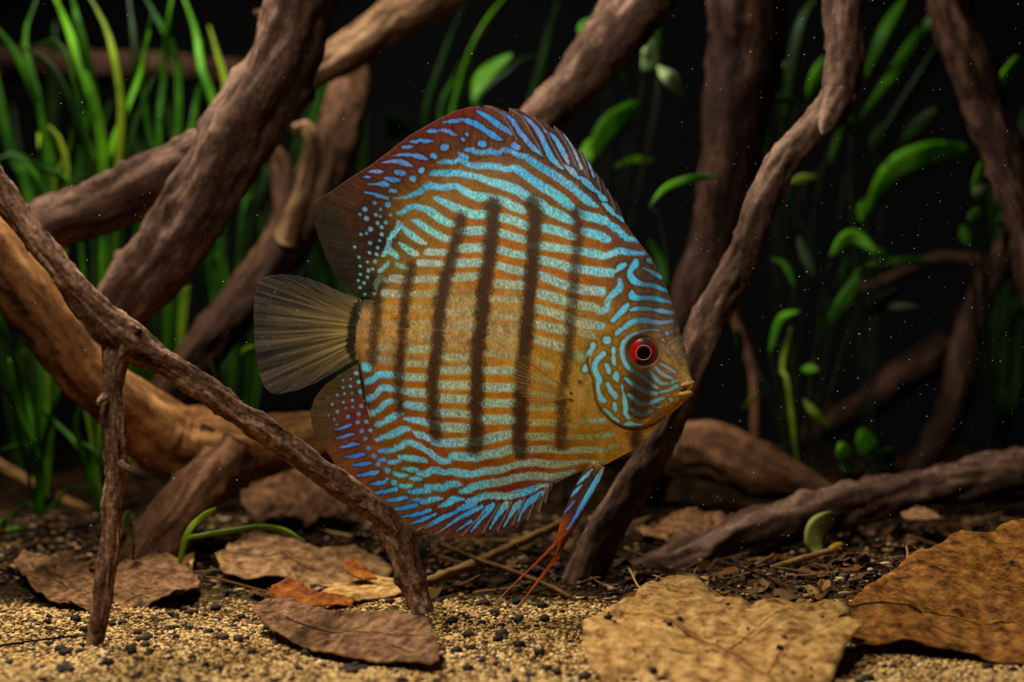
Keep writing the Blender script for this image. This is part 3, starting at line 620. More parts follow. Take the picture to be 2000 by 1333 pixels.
def idw(pts, step=6):
    pts = np.asarray(pts, float)
    h, wd = FH // step + 2, FW // step + 2
    gy, gx = np.mgrid[0:h, 0:wd] * step
    X = gx + FX0; Y = gy + FY0
    num = np.zeros((h, wd, 3)); den = np.zeros((h, wd))
    for p in pts:
        wgt = 1.0 / ((X - p[0]) ** 2 + (Y - p[1]) ** 2 + 120.0) ** 1.9
        num += wgt[..., None] * p[2:]; den += wgt
    g = num / den[..., None]
    y = np.arange(FH) / step; x = np.arange(FW) / step
    yi = y.astype(int); xi = x.astype(int); fy = (y - yi)[:, None, None]; fx = (x - xi)[None, :, None]
    return (g[np.ix_(yi, xi)] * (1 - fx) + g[np.ix_(yi, xi + 1)] * fx) * (1 - fy) + (g[np.ix_(yi + 1, xi)] * (1 - fx) + g[np.ix_(yi + 1, xi + 1)] * fx) * fy

base = idw(BASE) * np.array([.90, .925, 1.05]); strp = idw(STRIPE) * np.array([.93, .955, .975])
hair = vnoise(FH, FW, 6, 2.0, 1)            # short vertical hairs, as on the scales
hair2 = vnoise(FH, FW, 3.0, 1.6, 2)
blot = vnoise(FH, FW, 14, 12, 3, 3)
# scaled body mask: fins stay smooth
in_body = np.zeros((FH, FW))
# gold and pale mottling over the flank
mot = vnoise(FH, FW, 9, 7, 4, 2)
flank = np.exp(-(((XX - 900) / 170) ** 2 + ((YY - 645) / 62) ** 2))
pale = np.array([176., 158., 112.])
k = (flank * sm(.42, .62, mot) * .6)[..., None]
base = base * (1 - k) + pale * k
k = (flank * sm(.6, .75, vnoise(FH, FW, 11, 9, 5, 2)) * .6)[..., None]
base = base * (1 - k) + np.array([176., 112., 22.]) * k
# reddish breaks in the orange lines
k = (sm(.62, .8, vnoise(FH, FW, 6, 18, 6, 2)) * .30 * np.exp(-(((XX - 960) / 190) ** 4 + ((YY - 680) / 230) ** 4)))[..., None]
base = base * (1 - k) + np.array([170., 72., 10.]) * k
base = base * (0.86 + 0.28 * blot[..., None]) * (0.80 + 0.40 * hair2[..., None] * .6 + 0.40 * hair[..., None] * .4)

mask = np.zeros((FH, FW))
for strength in sorted(set(b[0] for b in BODY)):
    F = capsule_field([b[1] for b in BODY if b[0] == strength])
    F = F + (hair - .5) * 5.0 + (hair2 - .5) * 2.2
    mk = sm(1.3, -1.3, F) * strength * (1 - (1 - strength) * .5 * hair2)
    mask = np.maximum(mask, mk)
Fh = capsule_field(HEAD) + (hair2 - .5) * 2.6
mh = sm(1.3, -1.3, Fh)
Fd = capsule_field(FIN)
mf = sm(1.1, -1.1, Fd + (vnoise(FH, FW, 5, 5, 8) - .5) * 2)
Fdot = capsule_field([[(x, y, r * .95), (x + .6, y + .4, r * .95)] for x, y, r in DOTS])
md = sm(1.2, -1.2, Fdot + (hair2 - .5) * 1.5) * .92
soft = sm(9, -2, np.minimum(Fh, Fd))        # dusky halo round the head and fin marks
base = base * (1 - .28 * soft[..., None])
sc = strp * (0.58 + 0.34 * hair[..., None] + 0.46 * hair2[..., None])
sc_s = strp * (0.88 + 0.22 * hair2[..., None])
img = base * (1 - mask[..., None]) + sc * mask[..., None]
for mk in (mh, mf, md):
    img = img * (1 - mk[..., None]) + sc_s * mk[..., None]
# white hair tips along the stripes
tip = sm(.80, .95, vnoise(FH, FW, 4.5, 1.7, 9)) * np.clip(mask * 1.2, 0, 1)
img = img * (1 - .35 * tip[..., None]) + np.array([222., 226., 196.]) * (.35 * tip[..., None])
# dark bars
for s_, hw, pts in BARS:
    pp = catmull([(x, y, hw) for x, y in pts], len(pts) * 5)
    F = capsule_field([pp])
    fade = sm(8.0, -8.0, F + (hair2 - .5) * 5 + (blot - .5) * 8) * s_ * .97
    br = np.array([50., 31., 14.]) * (0.7 + .5 * hair2[..., None])
    keep = 1 - fade * (1 - .10 * mask)
    img = img * keep[..., None] + br * (1 - keep[..., None])
# spines and soft rays in the fins
SPN = [[(951,207),(975,218),(992,240),(1010,272)],[(995,212),(1018,228),(1035,255),(1060,300)],[(1041,228),(1062,250),(1078,280),(1100,322)],[(1082,246),(1103,275),(1118,305),(1130,335)],[(1132,293),(1142,318),(1150,345)],[(1164,337),(1170,358),(1174,378)],[(1186,369),(1194,390),(1202,410)],[(1108,270),(1126,300),(1140,330),(1150,350)],
 [(940,1047),(958,1015),(975,985)],[(968,1042),(985,1012),(1000,980)],[(1000,1030),(1012,1000),(1026,972)],[(1030,1016),(1040,990),(1052,965)],[(1052,1000),(1060,975),(1066,955)],[(900,1050),(925,1022),(945,1000)],[(850,1045),(880,1025),(900,1012)],[(815,1036),(842,1022)],[(1182,912),(1172,950),(1156,985),(1132,1020)],[(1062,990),(1068,968),(1071,950)]]
k = (sm(2.4, -.3, capsule_field([[(x + 3.5, y + .5, .9) for x, y in s] for s in SPN])) * .55)[..., None]; img = img * (1 - k) + np.array([40., 26., 22.]) * k
k = (sm(1.5, -.3, capsule_field([[(x, y, .7) for x, y in s] for s in SPN])) * .55)[..., None]; img = img * (1 - k) + np.array([168., 138., 116.]) * k
# gill cover groove, nostril, lateral line
G1 = capsule_field([[(x, y, 1.3) for x, y in GILL]])
G2 = capsule_field([[(x + 4, y - 2.5, .8) for x, y in GILL]])
k = (sm(2.2, -.8, G2) * .35)[..., None]; img = img * (1 - k) + np.array([196., 158., 90.]) * k
k = (sm(2.6, -.6, G1) * .65)[..., None]; img = img * (1 - k) + np.array([70., 44., 14.]) * k
for (x, y, r, c, a) in [(1331, 712, 2.6, (80, 45, 20), .8), (1138, 746, 4, (60, 38, 16), .7), (1133, 774, 15, (180, 136, 66), .45), (1258, 686, 33, (70, 55, 40), .75)]:
    k = (sm(2 + r * .25, -2 - r * .2, np.hypot(XX - x, (YY - y) * (.65 if r == 15 else 1)) - r) * a)[..., None]; img = img * (1 - k) + np.array(c, float) * k
G3 = capsule_field([[(700, 641, .6), (760, 642, .6), (840, 644, .6), (900, 648, .6)]])
k = (sm(1.4, -.4, G3) * .35)[..., None]; img = img * (1 - k) + np.array([196., 120., 50.]) * k
# dark band at the tail root
G4 = capsule_field([[(702, 590, 5), (695, 615, 9), (688, 645, 10), (684, 680, 9), (690, 700, 6)]])
k = (sm(3.5, -2.5, G4 + (hair2 - .5) * 7) * .93)[..., None]; img = img * (1 - k) + np.array([24., 19., 18.]) * k
GAIN = 1.5
FISHCOL = np.clip(srgb(np.clip(img, 0, 255)) * GAIN, 0, .92)

def fcol(px, py, mul=1.0):
    x = np.clip(np.asarray(px, float) - FX0, 0, FW - 1.01); y = np.clip(np.asarray(py, float) - FY0, 0, FH - 1.01)
    xi = x.astype(int); yi = y.astype(int); fx = (x - xi)[..., None]; fy = (y - yi)[..., None]
    return ((FISHCOL[yi, xi] * (1 - fx) + FISHCOL[yi, xi + 1] * fx) * (1 - fy) + (FISHCOL[yi + 1, xi] * (1 - fx) + FISHCOL[yi + 1, xi + 1] * fx) * fy) * mul

FS = 0.00018
YAW = -0.023 / (855 * FS)
FN = np.array([YAW, -1.0, 0.0]); FN /= np.linalg.norm(FN)     # out of the visible flank
def FP(px, py, off=0.0):
    px = np.asarray(px, float); py = np.asarray(py, float); off = np.asarray(off, float)
    d = 0.635 - (px - 500) * 0.023 / 855
    w_ = np.stack(np.broadcast_arrays((px - 1000) * d / FPX, d, CAM_H - (py - 666.5) * d / FPX), -1)
    return w_ + off[..., None] * FS * FN

def interp_curve(tbl, x):
    t = np.array(tbl, float); return np.interp(x, t[:, 0], t[:, 1])
TOP = [(697,590),(715,585),(733,584),(738,560),(748,515),(760,470),(773,440),(788,415),(808,388),(835,358),(865,332),(900,312),(940,298),(980,292),(1020,300),(1060,322),(1100,350),(1140,382),(1175,408),(1200,425),(1224,440),(1240,463),(1258,486),(1271,502),(1284,523),(1295,545),(1304,569),(1313,593),(1320,619),(1331,656),(1337,676),(1344,705),(1349,728),(1353,746)]
BOT = [(697,700),(704,712),(711,770),(725,820),(745,865),(775,910),(810,945),(850,970),(900,985),(960,983),(1010,975),(1050,962),(1085,945),(1120,927),(1160,914),(1182,909),(1200,899),(1235,880),(1264,856),(1282,835),(1307,811),(1324,798),(1341,781),(1349,772),(1353,760)]
THK = [(697,10),(730,16),(770,30),(840,42),(920,49),(1020,53),(1120,55),(1200,53),(1260,46),(1310,33),(1340,19),(1353,9)]
fish = empty('discus_fish', Vector(FP(np.array(930.), np.array(1040.)).tolist()))
tag(fish, 'round disc-shaped tropical fish with blue wavy lines, dark upright bars and a red eye', 'fish')
M_BODY = vcol_mat('fish_skin', 0.6, 0.15, bump=0.2)
M_FIN = vcol_mat('fish_fin', 0.6, 0.08, alpha=True)

# body: one closed skin, both flanks
NCx, NR = 470, 500
ux = np.linspace(697, 1353, NCx)
topc = interp_curve(TOP, ux); botc = interp_curve(BOT, ux)
def smooth1(a, n):
    kx = np.ones(n) / n
    ap = np.concatenate([np.full(n, a[0]), a, np.full(n, a[-1])])
    return np.convolve(ap, kx, 'same')[n:-n]
topc = smooth1(topc, 7); botc = smooth1(botc, 7)
thk = smooth1(interp_curve(THK, ux), 31)
sv = np.linspace(-1, 1, NR)
PX = np.repeat(ux[None, :], NR, 0)
PY = (topc[None, :] * (1 - sv[:, None]) + botc[None, :] * (1 + sv[:, None])) / 2
OFF = thk[None, :] * np.maximum(1 - np.abs(sv[:, None]) ** 2.0, 0) ** 1.05
# gill plate stands a little proud of the flank
def inside_poly(px, py, poly):
    poly = np.asarray(poly, float); ins = np.zeros(px.shape, bool); n = len(poly); j = n - 1
    for i in range(n):
        xi_, yi_ = poly[i]; xj, yj = poly[j]
        c = ((yi_ > py) != (yj > py)) & (px < (xj - xi_) * (py - yi_) / (yj - yi_ + 1e-12) + xi_)
        ins ^= c; j = i
    return ins
gd = np.full(PX.shape, 60.0)
gp = catmull([(x, y, 0) for x, y in GILL], 60)
for a, b in zip(gp[:-1], gp[1:]):
    dx, dy = b[0] - a[0], b[1] - a[1]
    t = np.clip(((PX - a[0]) * dx + (PY - a[1]) * dy) / (dx * dx + dy * dy), 0, 1)
    gd = np.minimum(gd, np.hypot(PX - a[0] - t * dx, PY - a[1] - t * dy))
ins = inside_poly(PX, PY, list(GILL) + [(1330, 780), (1330, 690), (1260, 640)])
lift = np.where(ins, 3.6 * sm(0, 6, gd) * (1 - sm(20, 58, gd)), 0) - 1.2 * sm(5, 0, gd)
edge = np.clip((1 - np.abs(sv[:, None])) * 6, 0, 1)
OFF = OFF + lift * edge
# eye socket
ed = np.hypot(PX - 1258, PY - 686)
OFF = OFF - 6.0 * sm(34, 22, ed)
front = FP(PX, PY, OFF).reshape(-1, 3); back = FP(PX, PY, -OFF).reshape(-1, 3)
cf = fcol(PX, PY).reshape(-1, 3)
ids = np.arange(NR * NCx).reshape(NR, NCx)
q = np.stack([ids[:-1, :-1], ids[1:, :-1], ids[1:, 1:], ids[:-1, 1:]], -1).reshape(-1, 4)
# far flank on a coarser grid
r_ = np.unique(np.concatenate([np.arange(0, NR, 4), [NR - 1]])); c_ = np.unique(np.concatenate([np.arange(0, NCx, 4), [NCx - 1]]))
bi = ids[np.ix_(r_, c_)]
bk = back[bi.ravel()]; cb = cf[bi.ravel()]
bid = np.arange(len(bk)).reshape(len(r_), len(c_)) + NR * NCx
q2 = np.stack([bid[:-1, :-1], bid[:-1, 1:], bid[1:, 1:], bid[1:, :-1]], -1).reshape(-1, 4)
Vb = np.vstack([front, bk]); Cb = np.hstack([np.vstack([cf, cb]), np.ones((len(Vb), 1))])
# nose and tail ends (the thin rim along back and belly is already closed, thickness runs to zero there)
cap = []
for cidx, bc in ((0, 0), (NCx - 1, len(c_) - 1)):
    for a in range(len(r_) - 1):
        fa, fb = ids[r_[a], cidx], ids[r_[a + 1], cidx]
        cap.append((fa, fb, bid[a + 1, bc], bid[a, bc]) if cidx else (fb, fa, bid[a, bc], bid[a + 1, bc]))
body = mesh_obj('body', Vb, np.vstack([q, q2, np.array(cap)]), M_BODY, fish, cols=Cb)

def fin_strip(name, base_pts, outer_pts, parent, nt_=420, nr_=60, thick=1.6, alpha=lambda t, r, x, y: np.full(x.shape, .95), rays=90, ray_amp=.25, bow=0.0, seed=0, sharp=True, colf=None, off0=0.0):
    """a fin as a thin double skin between its root line and its outer edge"""
    def res(p, n):
        p = np.asarray(p, float)
        sg = np.linalg.norm(np.diff(p, axis=0), axis=1); cu = np.concatenate([[0], np.cumsum(sg)]); s = np.linspace(0, cu[-1], n)
        return np.stack([np.interp(s, cu, p[:, 0]), np.interp(s, cu, p[:, 1])], -1)
    b = res(base_pts, nt_); o_ = res(outer_pts, nt_)
    if not sharp:
        o_ = np.stack([smooth1(o_[:, 0], 13), smooth1(o_[:, 1], 13)], -1)
    r = np.linspace(0, 1, nr_)[:, None]
    X = b[None, :, 0] * (1 - r) + o_[None, :, 0] * r; Y = b[None, :, 1] * (1 - r) + o_[None, :, 1] * r
    t = np.repeat(np.linspace(0, 1, nt_)[None, :], nr_, 0); R_ = np.repeat(r, nt_, 1)
    rng = np.random.RandomState(seed)
    ph = rng.rand(400) * 6
    wav = 0.5 + 0.5 * np.sin(t * rays * 2 * np.pi)
    th_ = thick * (1 - .75 * R_) + .35 * wav * (1 - R_ * .6)
    bowv = off0 + bow * R_ * np.sin(t * 7 + seed)
    C = (colf(X, Y, t, R_) if colf else fcol(X, Y))
    fine = vnoise(4, nt_, 4, max(1.0, nt_ / (rays * 2.6)), seed + 50)[0][None, :]
    fine2 = vnoise(nr_, nt_, nr_ / 3, max(1.0, nt_ / (rays * 1.7)), seed + 51)
    C = C * (1 - ray_amp + ray_amp * 2 * (.6 * fine + .4 * fine2))[..., None]
    A = np.clip(alpha(t, R_, X, Y), 0, 1)
    f = FP(X, Y, bowv + th_).reshape(-1, 3); k_ = FP(X, Y, bowv - th_).reshape(-1, 3)
    n = nr_ * nt_
    idm = np.arange(n).reshape(nr_, nt_)
    q_ = np.stack([idm[:-1, :-1], idm[1:, :-1], idm[1:, 1:], idm[:-1, 1:]], -1).reshape(-1, 4)
    rim = np.concatenate([idm[0, :], idm[1:, -1], idm[-1, ::-1][1:], idm[::-1, 0][1:-1]])
    rq = np.stack([rim, np.roll(rim, -1), np.roll(rim, -1) + n, rim + n], -1)
    CC = np.concatenate([np.clip(C, 0, .95), A[..., None]], -1).reshape(-1, 4)
    return mesh_obj(name, np.vstack([f, k_]), np.vstack([q_, q_[:, ::-1] + n, rq]), M_FIN, parent, cols=np.vstack([CC, CC]))

# dorsal fin, rear root round to the brow
d_base = [(733,586),(742,560),(752,515),(766,470),(780,442),(796,417),(816,392),(843,364),(873,340),(905,322),(940,310),(980,304),(1018,312),(1056,333),(1096,361),(1136,392),(1170,416),(1196,432),(1220,446),(1236,464)]
d_out = [(722,582),(700,579),(680,570),(664,553),(648,525),(634,498),(624,470),(614,440),(610,412),(613,396),(630,384),(652,371),(680,350),(720,326),(760,296),(800,265),(850,236),(890,217),(918,209),(935,209),(950,214),(944,206),(962,207),(980,214),(1002,224),(994,211),(1014,214),(1036,228),(1052,240),(1040,227),(1060,236),(1076,248),(1092,264),(1081,245),(1100,258),(1120,284),(1138,308),(1131,292),(1146,307),(1160,332),(1169,350),(1163,336),(1178,354),(1188,378),(1185,367),(1196,384),(1206,402),(1203,391),(1211,408),(1220,432),(1232,452)]
def a_dorsal(t, r, x, y):
    a = np.full(x.shape, .97)
    a = a - .30 * sm(.30, .0, t) * sm(.25, 1, r)
    a = a - .35 * sm(.72, .95, t) * sm(.1, .8, r)
    return a
fin_strip('dorsal_fin', d_base, d_out, fish, nt_=560, nr_=80, alpha=a_dorsal, rays=150, ray_amp=.40, seed=3, thick=3)

a_base = [(700,712),(708,770),(722,820),(742,862),(772,905),(808,938),(850,962),(900,976),(960,974),(1010,966),(1050,953),(1082,941)]
a_out = [(690,716),(664,732),(635,752),(615,778),(606,805),(610,835),(625,862),(640,885),(655,908),(672,930),(694,958),(716,982),(742,1003),(772,1022),(806,1034),(828,1042),(850,1043),(856,1047),(880,1046),(888,1052),(910,1046),(920,1052),(944,1042),(952,1050),(972,1036),(982,1044),(1002,1026),(1010,1034),(1026,1012),(1034,1020),(1046,996),(1054,1004),(1060,980),(1068,986),(1072,962),(1077,960)]
def a_anal(t, r, x, y):
    return .97 - .25 * sm(.25, 0, t) * sm(.3, 1, r) - .35 * sm(.65, .95, t) * sm(.25, 1, r)
fin_strip('anal_fin', a_base, a_out, fish, nt_=520, nr_=70, alpha=a_anal, rays=140, ray_amp=.34, seed=5, thick=3)

# tail fin
c_base = [(706,586),(704,610),(701,640),(700,670),(701,702)]
c_out = [(664,570),(640,559),(600,543),(560,536),(528,538),(506,548),(498,570),(495,610),(496,650),(499,690),(506,730),(515,756),(528,768),(545,771),(580,763),(620,747),(655,727)]
def c_col(x, y, t, r):
    rb = (r ** .9)
    c0 = np.array([150., 122., 62.]); c1 = np.array([104., 86., 52.]); c2 = np.array([76., 66., 56.]); 
    m1 = sm(.05, .5, rb)[..., None]; m2 = sm(.45, 1, rb)[..., None]
    c = (c0 * (1 - m1) + c1 * m1) * (1 - m2) + c2 * m2
    ray = vnoise(4, x.shape[1], 4, 3.6, 77)[0][None, :]; ray2 = vnoise(x.shape[0], x.shape[1], 22, 2.6, 78)
    spark = sm(.94, .99, vnoise(x.shape[0], x.shape[1], 2, 2, 79))[..., None] * .45
    c = c * (.30 + .95 * (.5 * ray + .5 * ray2))[..., None]
    c = c * (1 - spark) + np.array([210., 190., 150.]) * spark
    out = srgb(c) * GAIN
    dk = sm(3.5, -2.5, capsule_at(x, y) + (ray2 - .5) * 9)[..., None] * .92
    return out * (1 - dk) + srgb((22, 18, 18)) * dk
def capsule_at(x, y):
    F = np.full(x.shape, 99.0)
    P_ = [(700,590,5),(694,615,9),(688,645,10),(685,680,9),(691,702,6)]
    for a, b in zip(P_[:-1], P_[1:]):
        dx, dy = b[0] - a[0], b[1] - a[1]
        t = np.clip(((x - a[0]) * dx + (y - a[1]) * dy) / (dx * dx + dy * dy), 0, 1)
        F = np.minimum(F, np.hypot(x - a[0] - t * dx, y - a[1] - t * dy) - (a[2] + t * (b[2] - a[2])))
    return F
fin_strip('caudal_fin', c_base, [(690,580)] + c_out + [(685,709)], fish, nt_=360, nr_=120, alpha=lambda t, r, x, y: .96 - .16 * sm(.3, 1, r), rays=45, ray_amp=.12, colf=c_col, seed=7, thick=2.4)

# pelvic fins with their long filaments
def strip_along(name, ctr, parent, n=220, m=24, off0=0.0, alpha=.96, colmul=1.0, seed=0):
    S = catmull(np.array([(x, y, w_) for x, y, w_ in ctr], float), n)
    X0, Y0, Wd = S[:, 0], S[:, 1], np.maximum(S[:, 2], .7)
    T_ = np.gradient(np.stack([X0, Y0], -1), axis=0); T_ /= np.linalg.norm(T_, axis=1)[:, None]
    nx, ny = -T_[:, 1], T_[:, 0]
    s = np.linspace(-1, 1, m)[:, None]
    X = X0[None] + nx[None] * Wd[None] * s; Y = Y0[None] + ny[None] * Wd[None] * s
    th_ = 1.2 * np.sqrt(np.maximum(1 - s ** 2, .02)) * np.clip(Wd / 4, .6, 1.6)[None]
    C = fcol(X, Y, colmul)
    C = C * (.75 + .5 * vnoise(m, 4, 1.4, 4, seed + 9)[:, :1])[..., None]
    t = np.linspace(0, 1, n)[None, :]
    f = FP(X, Y, off0 + th_).reshape(-1, 3); k_ = FP(X, Y, off0 - th_).reshape(-1, 3)
    idm = np.arange(n * m).reshape(m, n)
    q_ = np.stack([idm[:-1, :-1], idm[1:, :-1], idm[1:, 1:], idm[:-1, 1:]], -1).reshape(-1, 4)
    rim = np.concatenate([idm[0, :], idm[1:, -1], idm[-1, ::-1][1:], idm[::-1, 0][1:-1]])
    rq = np.stack([rim, np.roll(rim, -1), np.roll(rim, -1) + n * m, rim + n * m], -1)
    CC = np.concatenate([np.clip(C, 0, .95), np.full(C.shape[:2] + (1,), alpha)], -1).reshape(-1, 4)
    return mesh_obj(name, np.vstack([f, k_]), np.vstack([q_, q_[:, ::-1] + n * m, rq]), M_FIN, parent, cols=np.vstack([CC, CC]))
pf = strip_along('pelvic_fin', [(1170,906,13),(1160,925,18),(1146,950,20),(1132,978,19),(1118,1005,16),(1105,1030,12),(1094,1050,7),(1080,1068,3.5),(1050,1098,2.4),(1010,1136,1.6),(968,1177,.8)], fish, off0=9, seed=1)
pf2 = strip_along('pelvic_fin', [(1166,906,9),(1150,935,15),(1136,965,17),(1124,1000,14),(1112,1030,10),(1098,1062,6),(1086,1088,4.2),(1066,1116,3),(1040,1150,2.3),(1012,1184,1.6),(984,1212,.8)], fish, off0=-7, seed=2)

# pectoral fin: a clear fan of fine rays lying against the flank
fo = interp_curve(THK, 1080.)
def pect(side):
    b0 = np.array([1135., 775.])
    nr_, nt_ = 50, 200
    ang = np.radians(np.linspace(222, 172, nt_))          # up-left round to left
    Lr = np.interp(np.linspace(0, 1, nt_), [0, .15, .4, .7, 1], [120, 150, 150, 120, 95])
    r = np.linspace(.12, 1, nr_)[:, None]
    X = b0[0] + np.cos(ang)[None] * Lr[None] * r; Y = b0[1] + np.sin(ang)[None] * Lr[None] * r
    k_ = np.linspace(0, 1, nt_)[None]
    rn = vnoise(1, nt_, 1, 4.2, 91)[0][None]
    ray = (np.abs(np.sin(k_ * np.pi * 15 + 2.2 * rn)) > .86).astype(float) * np.ones_like(r)
    A = .05 + .40 * ray * (1 - .55 * r) * (.4 + .6 * rn)
    A = np.maximum(A, .85 * sm(.24, .13, r)) * sm(1.0, .9, r)
    off = 46 + 8 * r * np.ones_like(k_)
    C = np.zeros(X.shape + (3,)) + srgb((176, 134, 66)) * GAIN
    C = C * np.where(ray > .5, np.where(rn > .5, .30, 1.15), .8)[..., None]
    f = FP(X, Y, side * (off + .6)).reshape(-1, 3); b_ = FP(X, Y, side * (off - .3)).reshape(-1, 3)
    idm = np.arange(nr_ * nt_).reshape(nr_, nt_)
    q_ = np.stack([idm[:-1, :-1], idm[1:, :-1], idm[1:, 1:], idm[:-1, 1:]], -1).reshape(-1, 4)
    rim = np.concatenate([idm[0, :], idm[1:, -1], idm[-1, ::-1][1:], idm[::-1, 0][1:-1]])
    rq = np.stack([rim, np.roll(rim, -1), np.roll(rim, -1) + nr_ * nt_, rim + nr_ * nt_], -1)
    CC = np.concatenate([C, A[..., None]], -1).reshape(-1, 4)
    o = mesh_obj('pectoral_fin', np.vstack([f, b_]), np.vstack([q_, q_[:, ::-1] + nr_ * nt_, rq]), M_FIN, fish, cols=np.vstack([CC, CC]))
    return o
p1 = pect(1); p2 = pect(-1)
p1['label'] = 'clear fan-shaped side fin with fine rays'

def blob(name, cx, cy, off, rx, ry, rz, parent, mat, colour=None, rot=0.0, nu=36, nv=20, colfun=None):
    u = np.linspace(0, 2 * np.pi, nu, endpoint=False); v = np.linspace(0, np.pi, nv)
    U, Vv = np.meshgrid(u, v)
    lx = np.sin(Vv) * np.cos(U) * rx; ly = np.sin(Vv) * np.sin(U) * ry; lz = np.cos(Vv) * rz
    c, s = math.cos(rot), math.sin(rot)
    X = cx + lx * c - ly * s; Y = cy + lx * s + ly * c
    W_ = FP(X, Y, off + lz).reshape(-1, 3)
    idm = np.arange(nu * nv).reshape(nv, nu)
    nx_ = np.roll(idm, -1, 1)
    q_ = np.stack([idm[:-1], nx_[:-1], nx_[1:], idm[1:]], -1).reshape(-1, 4)
    cols = None
    if colfun is not None: cols = np.concatenate([colfun(X, Y), np.ones(X.shape + (1,))], -1).reshape(-1, 4)
    elif colour is not None: cols = np.tile(np.append(srgb(colour), 1), (nu * nv, 1))
    return mesh_obj(name, W_, q_, mat, parent, cols=cols)

# lips
blob('upper_lip', 1338, 751, 0, 20, 8.5, 20, fish, M_BODY, (208, 160, 92), rot=-.20)
blob('lower_lip', 1337, 769, 0, 17.5, 8.5, 19, fish, M_BODY, (206, 154, 84), rot=-.10)
blob('mouth_line', 1335, 760.3, 0, 12, 2.0, 19.5, fish, M_BODY, (84, 50, 22), rot=-.30)

# eyes
M_EYE = vcol_mat('eye_shell', 0.25, 0.12)
def eye_col(x, y):
    dx, dy = x - 1258, y - 687; r = np.hypot(dx, dy); a = np.arctan2(dy, dx)
    c = np.zeros(x.shape + (3,)) + np.array([70., 54., 42.])
    red = np.array([188., 14., 22.]); dred = np.array([120., 22., 16.]); dk = np.array([26., 12., 20.])
    k_ = sm(27.5, 25.5, r)[..., None]
    ir = np.where((dx < 0)[..., None], red, dred)
    topm = (sm(.45, .95, -dy / (r + 1e-6)) * sm(-.65, .1, dx / (r + 1e-6)))[..., None]; botm = sm(.72, .95, dy / (r + 1e-6))[..., None]
    ir = ir * (1 - topm * .8) + np.array([58., 44., 58.]) * topm * .8  # grey reflection on the upper eye, painted into the iris colour
    ir = ir * (1 - botm * .85) + dk * botm * .85
    c = c * (1 - k_) + ir * k_
    g = (sm(2.0, .6, np.abs(r - 28.5)))[..., None] * .55; c = c * (1 - g) + np.array([150., 112., 70.]) * g
    o_ = sm(29.5, 31.5, r)[..., None]; c = c * (1 - o_) + np.array([46., 34., 26.]) * o_
    return srgb(c)
M_PUP = flat_mat('pupil_black', (6, 7, 14), 0.3, 0.1)
M_RING = flat_mat('pupil_ring', (216, 140, 104), 0.35, 0.4)
for side in (1, -1):
    e = blob('eyeball', 1258, 687, side * 34, 31.5, 31.5, 13, fish, M_EYE, nu=96, nv=64, colfun=eye_col)
    e['label'] = 'large round red eye'
    blob('pupil', 1260.5, 689, side * 43.8, 16, 16, 4, e, M_PUP, nu=40, nv=16)
    # pale ring round the pupil
    u = np.linspace(0, 2 * np.pi, 64, endpoint=False); vs = np.linspace(0, 2 * np.pi, 8, endpoint=False)
    U, Vv = np.meshgrid(u, vs)
    X = 1260.5 + np.cos(U) * (14.6 + 1.0 * np.cos(Vv)); Y = 689 + np.sin(U) * (14.0 + 1.0 * np.cos(Vv))
    Wr = FP(X, Y, side * (46.2) + 1.0 * np.sin(Vv)).reshape(-1, 3)
    idm = np.arange(64 * 8).reshape(8, 64)
    a_ = np.stack([idm, np.roll(idm, -1, 1), np.roll(np.roll(idm, -1, 1), -1, 0), np.roll(idm, -1, 0)], -1).reshape(-1, 4)
    mesh_obj('pupil_ring', Wr, a_, M_RING, e)
# ------------------------------------------------------------------ fallen leaves
def ray_plane(pts3):
    a, b, c = [np.array(P(*p)) for p in pts3]
    n = np.cross(b - a, c - a); n /= np.linalg.norm(n)
    if n[2] < 0: n = -n
    def f(px, py):
        r = np.stack([(px - 1000) / FPX, np.ones_like(px), -(py - 666.5) / FPX], -1)
        o = np.array([0, 0, CAM_H])
        d = ((a - o) @ n) / (r @ n)
        return o + r * d[..., None], n
    return f

